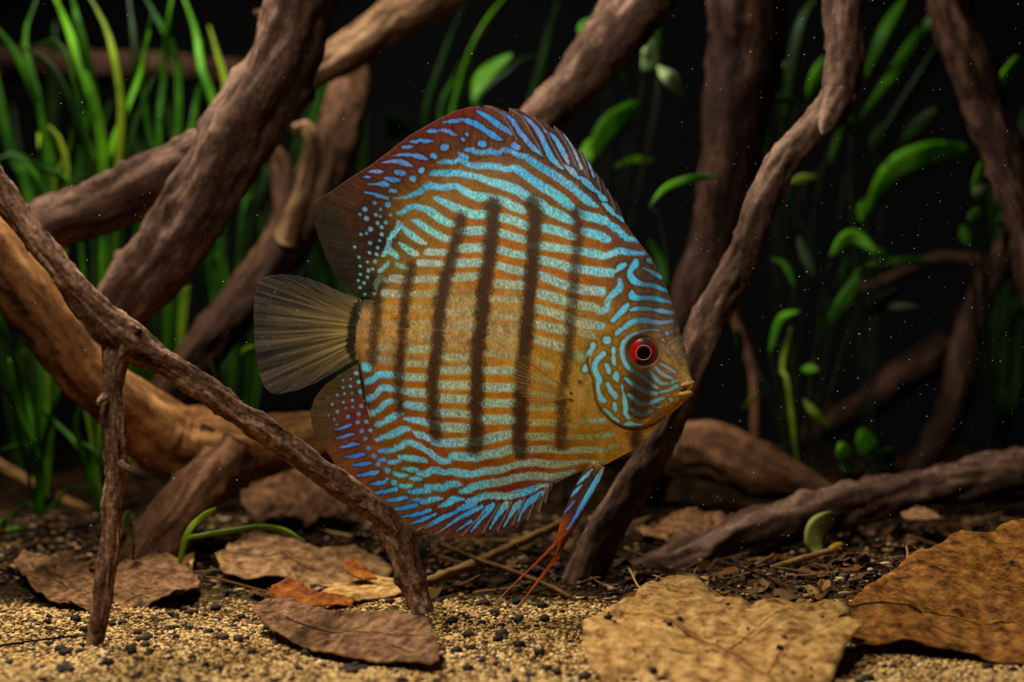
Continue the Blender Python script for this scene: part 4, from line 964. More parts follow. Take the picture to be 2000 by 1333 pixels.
def fallen_leaf(name, label, outline, plane, mat, seed=0, crumple=.0022, jag=3.0, veins=(), vein_mat=None, rings=18, npts=260, curl=0.0, cat='leaf'):
    f = ray_plane(plane)
    op = np.array(outline + [outline[0]], float)
    sg = np.linalg.norm(np.diff(op, axis=0), axis=1); cu = np.concatenate([[0], np.cumsum(sg)]); s = np.linspace(0, cu[-1], npts, endpoint=False)
    ox = np.interp(s, cu, op[:, 0]); oy = np.interp(s, cu, op[:, 1])
    rng = np.random.RandomState(seed)
    j = vnoise(1, npts, 1, 3, seed + 1, 2)[0] - .5
    cx, cy = ox.mean(), oy.mean()
    dx, dy = ox - cx, oy - cy; L = np.hypot(dx, dy)
    ox = ox + dx / L * j * jag * 2; oy = oy + dy / L * j * jag
    rr = np.linspace(0.02, 1, rings)[:, None]
    X = cx + (ox - cx)[None] * rr; Y = cy + (oy - cy)[None] * rr
    def surf(X, Y, R=None):
        W_, n = f(X, Y)
        h = np.zeros(X.shape)
        it = np.nditer(X, flags=['multi_index'])
        for _ in it:
            k = it.multi_index
            w_ = W_[k]
            h[k] = mnoise.fractal(Vector((w_[0] * 42 + seed, w_[1] * 42, seed * .7)), .8, 2.1, 4)
        return W_ + n * (h * crumple)[..., None], n
    W_, n = surf(X, Y)
    if curl: W_ = W_ + np.array([0, 0, 1.0]) * (curl * sm(.75, 1, rr) * (.4 + .6 * vnoise(1, npts, 1, 14, seed + 5)[0][None]))[..., None]
    th = .00028
    top = W_.reshape(-1, 3); bot = (W_ - n * th * 2).reshape(-1, 3)
    idm = np.arange(rings * npts).reshape(rings, npts); nx_ = np.roll(idm, -1, 1)
    q_ = np.stack([idm[:-1], nx_[:-1], nx_[1:], idm[1:]], -1).reshape(-1, 4)
    NN = rings * npts
    rq = np.stack([idm[-1], nx_[-1], nx_[-1] + NN, idm[-1] + NN], -1)
    fc = q_.tolist() + (q_[:, ::-1] + NN).tolist() + rq.tolist() + [idm[0][::-1].tolist(), (idm[0] + NN).tolist()]
    c0 = top.mean(0)
    root = empty(name, Vector(c0)); tag(root, label, cat)
    mesh_obj('blade', np.vstack([top, bot]), fc, mat, root)
    for vi, (pts, wpx) in enumerate(veins):
        c = catmull(np.array([(x, y, 0) for x, y in pts], float), 40)
        Wv, _ = surf(c[:, 0], c[:, 1])
        rad = np.interp(np.linspace(0, 1, 40), [0, 1], [wpx, wpx * .35]) * .55 / FPX
        T, A, B = frames(Wv)
        th_ = np.linspace(0, 2 * np.pi, 8, endpoint=False)
        V = (Wv[:, None] + A[:, None] * (np.cos(th_)[None, :, None] * rad[:, None, None]) + B[:, None] * (np.sin(th_)[None, :, None] * rad[:, None, None])).reshape(-1, 3)
        im = np.arange(40 * 8).reshape(40, 8); nm = np.roll(im, -1, 1)
        q3 = np.stack([im[:-1], nm[:-1], nm[1:], im[1:]], -1).reshape(-1, 4)
        mesh_obj('midrib' if vi == 0 else 'vein', V, q3, vein_mat or mat, root)
    return root, surf

LM_TAN = leaf_mat('leaf_tan', (88, 57, 24), (154, 113, 58), (190, 148, 88), 210)
LM_BROWN = leaf_mat('leaf_brown', (50, 27, 9), (108, 66, 24), (142, 94, 40), 200)
LM_DUSK = leaf_mat('leaf_dusky', (44, 26, 14), (98, 66, 38), (136, 98, 62), 240)
LM_PINK = leaf_mat('leaf_pinkish', (62, 40, 22), (118, 84, 50), (154, 116, 74), 200)
LM_ORANGE = leaf_mat('leaf_orange', (56, 22, 6), (118, 60, 14), (156, 92, 28), 110)
LM_DARK = leaf_mat('leaf_dark', (34, 20, 12), (72, 46, 26), (106, 72, 44), 150)
M_VEIN = flat_mat('leaf_vein', (112, 74, 32)); M_VEIN_D = flat_mat('leaf_vein_dark', (52, 32, 18))

tanleaf, TAN_S = fallen_leaf('fallen_leaf', 'large tan leaf with a ragged right tip lying on the sand in front', [(1140,1225),(1150,1212),(1190,1188),(1230,1166),(1270,1140),(1305,1129),(1345,1128),(1390,1146),(1440,1172),(1470,1182),(1500,1171),(1530,1174),(1560,1186),(1600,1190),(1640,1180),(1656,1174),(1664,1194),(1634,1212),(1664,1214),(1690,1217),(1660,1248),(1640,1285),(1622,1325),(1600,1372),(1500,1385),(1350,1385),(1210,1365),(1180,1325),(1150,1285),(1138,1250)],
    [(1160,1330,.501),(1620,1330,.501),(1350,1130,.588)], LM_TAN, 3, crumple=.004, jag=2.2, veins=[([(1300,1224),(1370,1252),(1440,1284),(1500,1320),(1545,1352)], 8), ([(1310,1281),(1360,1280),(1424,1276)], 2.5), ([(1424,1272),(1480,1225),(1540,1205)], 2), ([(1500,1312),(1530,1270),(1570,1240)], 2)], vein_mat=M_VEIN)
fallen_leaf('fallen_leaf', 'big rust-brown leaf at the right edge with its front rim lifted off the sand', [(1655,1180),(1690,1150),(1740,1115),(1800,1075),(1860,1048),(1930,1035),(2000,1022),(2070,1010),(2110,1080),(2120,1200),(2090,1318),(2000,1306),(1940,1290),(1880,1272),(1800,1262),(1720,1264),(1660,1258),(1645,1230)],
    [(1660,1262,.542),(2000,1306,.535),(1950,1030,.65)], LM_BROWN, 9, crumple=.003, jag=3, veins=[([(1660,1182),(1760,1192),(1880,1204),(2010,1218)], 3), ([(1790,1195),(1860,1240),(1930,1262)], 2)], vein_mat=M_VEIN_D)
fallen_leaf('fallen_leaf', 'dusky brown oval leaf lying on the sand below the forked branch', [(492,1190),(500,1176),(540,1170),(600,1178),(660,1192),(720,1198),(780,1200),(830,1208),(846,1232),(858,1268),(860,1300),(840,1306),(790,1296),(730,1286),(670,1282),(610,1268),(560,1244),(515,1218)],
    [(560,1252,.564),(860,1300,.522),(560,1172,.600)], LM_DUSK, 15, crumple=.002, jag=2, veins=[([(560,1205),(620,1226),(700,1238),(780,1240),(850,1244)], 2.5), ([(765,1258),(805,1275)], 2.5)], vein_mat=M_VEIN_D)
fallen_leaf('fallen_leaf', 'wide brown leaf lying behind the upright prong on the left', [(30,1095),(44,1078),(90,1076),(112,1090),(130,1112),(190,1118),(250,1098),(300,1078),(340,1082),(372,1100),(392,1130),(380,1152),(340,1166),(300,1172),(262,1190),(215,1202),(150,1182),(90,1160),(50,1128)],
    [(100,1190,.634),(330,1180,.640),(100,1080,.715)], LM_DUSK, 21, crumple=.004, jag=3, veins=[([(60,1095),(140,1140),(220,1165),(300,1160)], 2.5)], vein_mat=M_VEIN_D)
fallen_leaf('fallen_leaf', 'pinkish-tan leaf propped up in the litter left of centre', [(420,1092),(448,1062),(505,1038),(565,1046),(615,1076),(680,1068),(742,1084),(768,1120),(722,1142),(650,1152),(600,1142),(556,1126),(480,1122),(432,1112)],
    [(600,1150,.672),(520,1040,.742),(720,1080,.725)], LM_PINK, 27, crumple=.004, jag=3, veins=[([(440,1086),(520,1090),(600,1108),(700,1116)], 2.5)], vein_mat=M_VEIN_D)
fallen_leaf('fallen_leaf', 'folded orange-brown leaf tucked behind the dusky oval leaf', [(518,1166),(536,1140),(560,1126),(584,1128),(602,1150),(640,1164),(690,1170),(690,1188),(620,1188),(560,1182)],
    [(520,1180,.612),(690,1186,.612),(580,1128,.622)], LM_ORANGE, 33, crumple=.003, jag=1.5)
fallen_leaf('fallen_leaf', 'pale tan leaf scrap beside the foot of the leaning stem', [(604,1166),(652,1146),(720,1128),(776,1132),(800,1150),(772,1166),(716,1172),(650,1174)],
    [(600,1172,.640),(770,1166,.642),(700,1128,.668)], LM_TAN, 39, crumple=.002, jag=2)
fallen_leaf('fallen_leaf', 'small orange curled leaf tip above the tan leaf scrap', [(670,1108),(676,1092),(694,1092),(716,1108),(738,1130),(712,1130),(690,1124)],
    [(670,1126,.655),(738,1130,.655),(690,1092,.664)], LM_ORANGE, 45, crumple=.001, jag=1)
fallen_leaf('fallen_leaf', 'tan leaf lying far back on the litter at the left of centre', [(250,1100),(270,1072),(330,1062),(380,1078),(372,1104),(320,1118),(270,1116)],
    [(250,1110,.70),(370,1104,.70),(320,1064,.75)], LM_TAN, 51, crumple=.003, jag=2)
fallen_leaf('fallen_leaf', 'crumpled dark brown leaf below the anal fin behind the stem', [(470,960),(520,930),(590,925),(660,950),(700,985),(680,1010),(600,1020),(520,1010),(480,990)],
    [(480,1010,.80),(690,1010,.80),(580,926,.86)], LM_DARK, 57, crumple=.010, jag=6)
fallen_leaf('fallen_leaf', 'broken grey-brown leaf lying under the long ground root', [(1240,1040),(1300,1005),(1390,1000),(1440,1030),(1400,1060),(1310,1066)],
    [(1240,1066,.75),(1440,1060,.75),(1340,1000,.79)], LM_DUSK, 63, crumple=.005, jag=4)
fallen_leaf('fallen_leaf', 'small tan leaf chip lying beyond the rust-brown leaf', [(1760,1000),(1790,986),(1830,996),(1840,1012),(1800,1016),(1766,1014)],
    [(1760,1016,.75),(1840,1012,.75),(1790,988,.77)], LM_PINK, 69, crumple=.002, jag=1)

# ------------------------------------------------------------------ water plants
G_BRIGHT = green_mat('green_bright', (38, 92, 5), (92, 152, 16))
G_MID = green_mat('green_mid', (22, 58, 4), (54, 102, 9))
G_YEL = green_mat('green_yellow', (70, 96, 10), (128, 148, 26))
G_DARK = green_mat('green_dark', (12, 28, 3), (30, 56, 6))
G_PALE = green_mat('green_pale', (110, 140, 76), (176, 200, 130))
G_LEMON = green_mat('leaf_lemon', (112, 116, 44), (176, 172, 92))
G_GOLD = green_mat('leaf_gold', (128, 96, 12), (190, 156, 40))
G_STEM = green_mat('plant_stem', (16, 18, 8), (34, 40, 16), .1)
GM = dict(B=G_BRIGHT, M=G_MID, Y=G_YEL, D=G_DARK, P=G_PALE, L=G_LEMON, O=G_GOLD)

def ribbon(name, pts, wpx, mat, parent, leafy=False, twist=0.0, n=26, seed=0):
    """pts: (px, py, depth); a blade with a raised midrib and real thickness"""
    W_ = np.array([tuple(P(x, y, d)) for x, y, d in pts])
    dm = np.mean([p[2] for p in pts])
    C = catmull(W_, n)
    T = np.gradient(C, axis=0); T /= np.linalg.norm(T, axis=1)[:, None]
    view = np.array([0, 1.0, 0])
    S = np.cross(T, view); S /= np.linalg.norm(S, axis=1)[:, None] + 1e-9
    Nn = np.cross(S, T)
    t = np.linspace(0, 1, n)
    a = twist * (.35 + .65 * t)
    S2 = S * np.cos(a)[:, None] + Nn * np.sin(a)[:, None]; N2 = -S * np.sin(a)[:, None] + Nn * np.cos(a)[:, None]
    if leafy: prof = np.where(t < leafy, .14, np.maximum(np.sin(np.pi * np.clip((t - leafy) / (1 - leafy), 0, 1)), 0) ** .65 + .06)
    else: prof = np.minimum(1, (.45 + 1.2 * t)) * np.clip((1 - t) * 7, .08, 1) ** .6
    hw = wpx * .5 * dm / FPX * prof
    rows = np.stack([C + S2 * hw[:, None], C + S2 * (hw * .5)[:, None] - N2 * (hw * .20)[:, None], C - N2 * (hw * .10)[:, None], C - S2 * (hw * .5)[:, None] - N2 * (hw * .20)[:, None],
                     C - S2 * hw[:, None], C + N2 * (hw * .06)[:, None]], 1)
    V = rows.reshape(-1, 3)
    im = np.arange(n * 6).reshape(n, 6); nm = np.roll(im, -1, 1)
    q_ = np.stack([im[:-1], nm[:-1], nm[1:], im[1:]], -1).reshape(-1, 4)
    return mesh_obj(name, V, q_.tolist() + [im[0][::-1].tolist(), im[-1].tolist()], mat, parent)

def plant(name, label, base, d, leaves, cat='plant', group=None, zdrop=True):
    """base px; leaves: (code, width, points[, leafy]); first point is joined to the base, which is rooted in the bed"""
    bx = (base[0] - 1000) * d / FPX
    gz = float(ground_z(bx, d)) - .002
    root = empty(name, Vector((bx, d, gz))); tag(root, label, cat, group)
    gpx, gpy = base[0], 666.5 + (CAM_H - gz) * FPX / d
    rnd = random.Random(int(base[0] * 7 + base[1]))
    for i, lf in enumerate(leaves):
        code, wd, pts = lf[0], lf[1], lf[2]
        leafy = lf[3] if len(lf) > 3 else False
        k = len(pts)
        ds = [d + rnd.uniform(-.02, .02) * (j / k) for j in range(k)]
        p3 = [(gpx + rnd.uniform(-6, 6), gpy, d)] + [(x, y, dd) for (x, y), dd in zip(pts, ds)]
        if leafy:     # leaf stalk runs to the root, the blade takes only the last stretch
            tot = sum(math.hypot(p3[j + 1][0] - p3[j][0], p3[j + 1][1] - p3[j][1]) for j in range(k))
            bl = sum(math.hypot(pts[j + 1][0] - pts[j][0], pts[j + 1][1] - pts[j][1]) for j in range(k - 1 - leafy, k - 1))
            k0 = k - leafy          # index in p3 where the blade begins
            ribbon('leaf', p3[k0:], wd, GM[code], root, leafy=.02, twist=rnd.uniform(-.7, .7), n=24)
            ribbon('stem', p3[:k0 + 1], 4.5, G_STEM, root, n=16)
        else:
            ribbon('leaf', p3, wd, GM[code], root, twist=rnd.uniform(-.9, .9), n=30)
    return root

plant('eelgrass', 'tall grass-like plant in the top left corner with two curled tips', (90, 660), .92, [
    ('M', 20, [(110,450),(85,260),(60,170),(20,90),(-30,30)]), ('M', 24, [(60,420),(20,300),(-5,180),(-20,80)]), ('M', 16, [(95,400),(75,200),(48,80),(75,-10)]),
    ('Y', 15, [(128,420),(125,300),(100,255),(80,250),(75,290)]), ('Y', 14, [(100,420),(120,330),(138,290),(141,255)]), ('D', 18, [(40,500),(10,380),(-20,260)]),
    ('M', 14, [(100,460),(60,330),(15,300),(-20,330)]), ('D', 16, [(120,480),(170,330),(230,250)])])
plant('eelgrass', 'tall bright grass-like plant reaching the top edge left of the thick branch', (190, 640), .90, [
    ('B', 24, [(205,430),(195,260),(165,150),(130,50),(100,-20)]), ('M', 22, [(212,420),(190,230),(170,120),(150,40),(138,-20)]), ('Y', 17, [(225,420),(238,230),(225,120),(205,50),(170,-15)]),
    ('B', 18, [(205,400),(215,300),(245,220),(275,140),(292,60)]), ('M', 16, [(150,420),(80,330),(40,300)]), ('D', 18, [(180,400),(150,240),(100,130),(40,92)]), ('D', 20, [(240,420),(260,260),(300,150)]), ('M', 14, [(200,400),(170,280),(120,90),(60,95)])])
plant('eelgrass', 'grass-like plant directly left of the thick branch, with a yellowish blade', (330, 660), .95, [
    ('M', 17, [(340,400),(350,230),(345,120),(315,50),(275,-20)]), ('B', 18, [(370,420),(420,230),(395,140),(382,60),(355,-15)]), ('Y', 18, [(380,430),(440,200),(425,110),(408,50)]),
    ('M', 16, [(320,430),(310,250),(320,150),(330,30),(340,-20)]), ('M', 17, [(345,430),(375,260),(385,190),(402,140)]), ('D', 18, [(290,420),(260,250),(265,120),(250,-20)]), ('D', 18, [(350,420),(330,220),(300,100)]), ('M', 14, [(330,420),(290,250),(280,120),(300,20)])])
plant('eelgrass', 'grassy plant at the left edge below the curved root', (75, 1030), .86, [
    ('M', 15, [(72,960),(64,850),(45,760),(10,650),(-20,600)]), ('B', 13, [(80,960),(68,880),(34,800),(18,700)]), ('M', 9, [(85,950),(75,890),(50,872),(0,880)]), ('M', 9, [(92,1000),(130,962),(165,953),(176,962)]),
    ('M', 9, [(60,985),(20,1010),(-20,1040)]), ('D', 12, [(80,900),(110,780),(140,700)]), ('D', 14, [(50,900),(20,780),(-10,740)])])
plant('eelgrass', 'thin arching grass plant behind the upright prong', (196, 1040), .84, [
    ('M', 9, [(204,980),(199,920),(182,880),(160,865)]), ('M', 10, [(185,950),(150,870),(100,820),(80,800)]), ('Y', 9, [(190,930),(165,800),(150,790)]), ('M', 9, [(215,960),(255,900),(290,890),(310,905)]), ('M', 12, [(170,920),(150,840),(158,790)])])
plant('low_sprout', 'low bright green sprout at the lower left edge', (14, 1060), .80, [('B', 20, [(20,1045),(30,1038),(44,1036)], 2), ('B', 18, [(8,1044),(4,1030),(14,1012)], 2), ('B', 18, [(22,1056),(34,1060),(46,1066)], 2), ('M', 18, [(0,1052),(-14,1044),(-24,1040)], 2)])
plant('grass_sprout', 'small bright sprout with one long arching blade beside the root leg', (345, 1085), .70, [('Y', 12, [(360,1062),(395,1047),(450,1038),(510,1030),(556,1037),(598,1060)]), ('Y', 13, [(366,1046),(392,1014),(422,993)])])
plant('grass_sprout', 'single bright blade just right of the upright prong', (262, 1062), .70, [('Y', 20, [(262,1056),(250,1030),(250,998)], 2)])
plant('stem_plant', 'small-leaved green plant between the thick branch and the shaded branch', (440, 700), .99, [
    ('B', 22, [(420,540),(412,495),(408,452)], 1), ('B', 20, [(460,520),(505,485),(534,475),(538,430)], 1), ('M', 14, [(470,450),(490,380),(502,318)]), ('M', 16, [(380,590),(352,560),(338,588)], 1),
    ('M', 15, [(430,520),(462,462),(486,448)], 1), ('D', 20, [(400,560),(380,470),(370,400)]), ('M', 18, [(452,600),(470,560),(500,540)], 1), ('B', 14, [(440,580),(425,520),(415,500)], 1), ('D', 20, [(480,500),(520,350),(545,250)])])
plant('stem_plant', 'yellowish leaf sprig below the tail fin', (440, 760), .86, [('Y', 15, [(440,720),(470,692),(500,678)], 1), ('D', 14, [(420,730),(390,725),(370,722)], 1)])
plant('stem_plant', 'dim leafy plant behind the curved root on the left', (100, 880), .97, [('M', 16, [(70,760),(40,690),(102,678)], 1), ('B', 16, [(150,840),(158,800),(160,775)], 1), ('D', 20, [(60,760),(20,680)], 1), ('M', 13, [(110,800),(130,720),(180,690)], 1), ('Y', 10, [(90,820),(60,800),(90,805)], 1), ('D', 22, [(60,620),(30,580)], 1)])
plant('eelgrass', 'bright narrow-bladed plant behind the fish back', (880, 700), 1.01, [
    ('B', 15, [(880,330),(898,170),(940,60),(998,-20)]), ('D', 12, [(850,330),(830,230),(870,100),(905,10)]), ('B', 40, [(915,380),(930,220),(945,155),(1000,106)], 2), ('D', 44, [(800,330),(780,262),(760,225)], 2),
    ('D', 10, [(900,300),(1000,130),(1065,110)]), ('M', 14, [(880,340),(860,220),(890,150),(900,120)]), ('D', 18, [(1010,320),(1060,120),(1090,0)])])
plant('broad_plant', 'broad-leaved bright plant behind the front of the dorsal fin', (1100, 800), .94, [
    ('B', 46, [(1165,420),(1160,310),(1185,255),(1250,200)], 2), ('B', 34, [(1140,420),(1138,330),(1152,295),(1168,268)], 2), ('B', 18, [(1170,360),(1200,327),(1238,313),(1278,314)], 2), ('M', 20, [(1230,440),(1268,470),(1290,510),(1300,560)], 2),
    ('M', 20, [(1190,300),(1175,120),(1160,20)], 1), ('B', 34, [(1180,260),(1150,80),(1145,56),(1172,34)], 2), ('M', 18, [(1260,300),(1290,100),(1285,-20)], 1), ('P', 36, [(1240,260),(1255,140),(1272,110),(1266,70)], 2),
    ('P', 34, [(1270,280),(1285,130),(1306,150),(1332,188)], 2), ('D', 24, [(1220,300),(1230,180),(1200,60)], 1)])
plant('broad_plant', 'single narrow green leaf arching across the dark trunk', (1335, 840), .83, [('B', 17, [(1300,480),(1268,405),(1298,370),(1340,352),(1400,343)], 3)])
plant('stem_plant', 'bright green leafy stem plant right of the fish mouth', (1565, 900), .90, [
    ('M', 14, [(1580,760),(1600,650),(1640,590),(1682,520)], 2), ('B', 32, [(1600,640),(1622,500),(1664,464),(1716,494)], 2), ('M', 18, [(1640,570),(1690,518),(1760,511),(1828,512)], 2), ('M', 15, [(1548,700),(1552,560),(1535,520),(1506,505)], 2),
    ('B', 17, [(1520,760),(1503,690),(1525,625),(1560,608)], 2), ('Y', 18, [(1555,740),(1570,780),(1592,808),(1620,834)], 2), ('B', 20, [(1560,760),(1565,722),(1598,722)], 1), ('M', 34, [(1590,700),(1620,640),(1680,540)], 1), ('Y', 11, [(1540,760),(1528,720),(1545,640)]),
    ('M', 16, [(1600,640),(1650,560),(1655,500)], 1), ('M', 26, [(1630,560),(1700,500),(1740,500)], 1), ('D', 16, [(1500,760),(1450,700),(1440,640)], 1), ('D', 30, [(1640,700),(1690,620),(1760,560)], 1), ('D', 26, [(1600,620),(1590,540),(1560,460)], 1), ('D', 24, [(1660,640),(1720,600),(1800,600)], 1), ('Y', 10, [(1530,780),(1480,770),(1450,800)], 1)])
plant('broad_plant', 'plant with one long bright leaf pointing right beside the crooked branch', (1700, 860), .99, [
    ('B', 52, [(1700,560),(1690,420),(1745,335),(1815,303),(1895,293)], 3), ('D', 24, [(1640,420),(1700,300),(1780,180),(1850,60)], 2), ('M', 24, [(1660,360),(1680,230),(1740,150),(1800,60),(1870,-10)], 3), ('M', 28, [(1660,300),(1690,150),(1730,60),(1770,-10)], 2),
    ('D', 30, [(1720,440),(1760,280),(1830,210)], 1), ('D', 26, [(1600,520),(1560,430),(1540,360)], 1), ('D', 40, [(1720,380),(1700,290),(1750,240)], 1), ('B', 20, [(1690,480),(1680,430),(1690,390)], 1)])
plant('broad_plant', 'bright plant at the right edge below the leaning branch', (1930, 860), .90, [
    ('B', 30, [(1915,420),(1930,240),(1952,175),(1990,108)], 2), ('B', 22, [(1900,450),(1900,380),(1922,312)], 1), ('P', 22, [(1920,430),(1905,385),(1922,362)], 1), ('B', 22, [(1920,520),(1890,430),(1918,410)], 1), ('B', 22, [(1930,520),(1945,440),(1968,428)], 1), ('M', 20, [(1935,480),(1960,330),(1985,250)], 1), ('M', 24, [(1900,560),(1890,480),(1880,440)], 1), ('D', 20, [(1960,500),(1980,380)], 1), ('M', 16, [(1960,640),(1990,600),(2010,600)], 1)])
plant('stem_plant', 'narrow-leaved stem plant between the dark trunk and the crooked branch', (1530, 860), .97, [
    ('M', 16, [(1510,420),(1492,300),(1492,220)], 1), ('M', 15, [(1540,330),(1560,200),(1505,190)], 1), ('B', 26, [(1560,320),(1578,190),(1612,110)], 1), ('Y', 18, [(1530,300),(1500,140),(1552,128)], 1), ('B', 22, [(1590,420),(1640,230),(1692,262)], 1), ('Y', 22, [(1550,520),(1540,355),(1600,348)], 1),
    ('D', 24, [(1520,380),(1530,240),(1560,60),(1600,-20)], 2), ('M', 14, [(1560,420),(1620,320),(1650,240)], 1)])
plant('moss_clump', 'rounded green leafy clump behind the long ground root', (1688, 935), .86, [
    ('B', 50, [(1690,915),(1662,876),(1634,896)], 1), ('B', 54, [(1690,910),(1672,868),(1712,858)], 1), ('M', 50, [(1690,920),(1720,880),(1742,912)], 1), ('M', 26, [(1692,915),(1706,884),(1730,900)], 1), ('M', 26, [(1690,920),(1668,905),(1644,918)], 1), ('M', 26, [(1690,925),(1715,915),(1738,930)], 1), ('M', 26, [(1690,915),(1690,890),(1686,876)], 1),
    ('D', 30, [(1690,925),(1670,925),(1652,935)], 1), ('D', 30, [(1690,925),(1705,930),(1722,940)], 1), ('M', 28, [(1690,925),(1690,910),(1700,900)], 1)])
plant('leaf_sprout', 'pale yellow-green seedling leaf hanging before the long ground root', (1606, 1100), .725, [('L', 44, [(1608,1092),(1592,1064),(1600,1028),(1626,1000)], 3)])
plant('leaf_sprout', 'small golden leaf beside the pale seedling leaf', (1604, 1102), .715, [('O', 26, [(1610,1094),(1628,1078),(1654,1068)], 2)])
rg = random.Random(5)
side_words = ['far left', 'left', 'left of centre', 'centre', 'right of centre', 'right', 'far right']
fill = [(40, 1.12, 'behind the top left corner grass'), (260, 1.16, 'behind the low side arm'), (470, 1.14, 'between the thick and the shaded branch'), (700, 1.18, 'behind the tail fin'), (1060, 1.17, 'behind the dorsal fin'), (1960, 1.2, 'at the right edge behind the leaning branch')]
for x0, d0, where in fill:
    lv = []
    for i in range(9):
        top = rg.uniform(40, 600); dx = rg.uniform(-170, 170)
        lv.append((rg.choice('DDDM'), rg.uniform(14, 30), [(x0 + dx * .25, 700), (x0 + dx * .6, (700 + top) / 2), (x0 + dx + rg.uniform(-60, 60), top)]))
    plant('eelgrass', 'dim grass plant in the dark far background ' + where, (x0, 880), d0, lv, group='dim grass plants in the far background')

# ------------------------------------------------------------------ sand grains, gravel, litter
rs_ = np.random.RandomState(11)
NG = 66000
gyv = .475 + .215 * rs_.rand(NG) ** 1.15
gxv = (rs_.rand(NG) * 2 - 1) * (gyv * .30 + .035)
far_ = gyv > .66 - .05 * sm(.02, .05, gxv) + .02 * (rs_.rand(NG) - .5)
gyv[far_] = .485 + .11 * rs_.rand(far_.sum())
gs = .00038 + .00055 * rs_.rand(NG) ** 2
ico = []
ph = (1 + 5 ** .5) / 2
for a, b in ((-1, ph), (1, ph), (-1, -ph), (1, -ph)): ico.append((a, b, 0))
for a, b in ((-1, ph), (1, ph), (-1, -ph), (1, -ph)): ico.append((0, a, b))
for a, b in ((ph, -1), (ph, 1), (-ph, -1), (-ph, 1)): ico.append((a, 0, b))
ico = np.array(ico) / math.sqrt(1 + ph * ph)
icof = np.array([(0,11,5),(0,5,1),(0,1,7),(0,7,10),(0,10,11),(1,5,9),(5,11,4),(11,10,2),(10,7,6),(7,1,8),(3,9,4),(3,4,2),(3,2,6),(3,6,8),(3,8,9),(4,9,5),(2,4,11),(6,2,10),(8,6,7),(9,8,1)])
sc3 = np.stack([1 + .5 * rs_.rand(NG), .75 + .4 * rs_.rand(NG), .55 + .4 * rs_.rand(NG)], -1)
ang = rs_.rand(NG) * 6.283
lv_ = ico[None] * sc3[:, None] * (1 + .35 * (rs_.rand(NG, 12, 1) - .5))
ca, sa = np.cos(ang)[:, None], np.sin(ang)[:, None]
gxr = lv_[..., 0] * ca - lv_[..., 1] * sa; gyr = lv_[..., 0] * sa + lv_[..., 1] * ca
gv_ = np.stack([gxr * gs[:, None] + gxv[:, None], gyr * gs[:, None] + gyv[:, None], lv_[..., 2] * gs[:, None] + (ground_z(gxv, gyv) + gs * .35)[:, None]], -1)
pal = srgb(np.array([(196,168,108),(176,144,84),(150,116,62),(206,184,132),(122,88,44),(92,64,34),(66,48,32),(44,36,30)]))
pid = rs_.choice(8, NG, p=[.19, .21, .16, .10, .12, .09, .07, .06])
gcol = pal[pid] * (.8 + .4 * rs_.rand(NG, 1)) * np.array([1.10, .97, .80])
gcol = np.repeat(np.hstack([gcol, np.ones((NG, 1))])[:, None], 12, 1).reshape(-1, 4)
M_GRAIN = vcol_mat('sand_grain', 0.6, 0.15)
go = mesh_obj('sand_grains', gv_.reshape(-1, 3), (icof[None] + (np.arange(NG) * 12)[:, None, None]).reshape(-1, 3), M_GRAIN, smooth=False, cols=gcol)
tag(go, 'pale gold and brown sand grains covering the front of the bed', 'sand', kind='stuff')

M_PEB = [flat_mat('gravel_black', (30, 25, 20), .7, .1), flat_mat('gravel_brown', (64, 47, 32), .7, .1), flat_mat('gravel_grey', (46, 39, 32), .7, .1)]
peb_me = []
for i in range(6):
    bm = bmesh.new(); bmesh.ops.create_icosphere(bm, subdivisions=2, radius=1)
    for v in bm.verts:
        k = 1 + .32 * mnoise.noise(v.co * 1.4 + Vector((i * 7, 0, 0)))
        v.co = Vector((v.co.x * k * 1.1, v.co.y * k * .95, v.co.z * k * .72))
    me = bpy.data.meshes.new('dark_pebble'); bm.to_mesh(me); bm.free()
    for p in me.polygons: p.use_smooth = True
    me.materials.append(M_PEB[i % 3]); peb_me.append(me)
def put(name, me, loc, rot, sc, label, cat, group):
    o = bpy.data.objects.new(name, me); COL.objects.link(o)
    o.location = loc; o.rotation_euler = rot; o.scale = sc if hasattr(sc, '__len__') else (sc,) * 3
    return tag(o, label, cat, group)
rp = random.Random(21)
cnt = 0
while cnt < 292:
    y = .50 + .155 * rp.random(); x = rp.uniform(-.165, .165)
    px = 1000 + x * FPX / y
    if px < -10 or px > 2010: continue
    if 1120 < px < 1700 and y > .52: continue
    if px > 1640 and y > .535: continue
    r = rp.uniform(.0008, .0014) if rp.random() < .75 else rp.uniform(.0014, .0021)
    put('dark_pebble', peb_me[rp.randrange(6)], (x, y, float(ground_z(x, y)) + r * .55), (0, 0, rp.uniform(0, 6.28)), r, 'small dark rounded pebble lying on the pale sand', 'pebble', 'dark pebbles on the sand'); cnt += 1
for i in range(34):
    px, py = rp.uniform(1180, 1620), rp.uniform(1160, 1325)
    w_, _ = TAN_S(np.array([px]), np.array([py]))
    r = rp.uniform(.0003, .0007) if i > 4 else rp.uniform(.0009, .0013)
    put('dark_grain', peb_me[rp.randrange(6)], tuple(w_[0] + np.array([0, 0, r * .5])), (0, 0, rp.uniform(0, 6.28)), r, 'tiny dark grain lying on the large tan leaf', 'pebble', 'dark grains on the tan leaf')

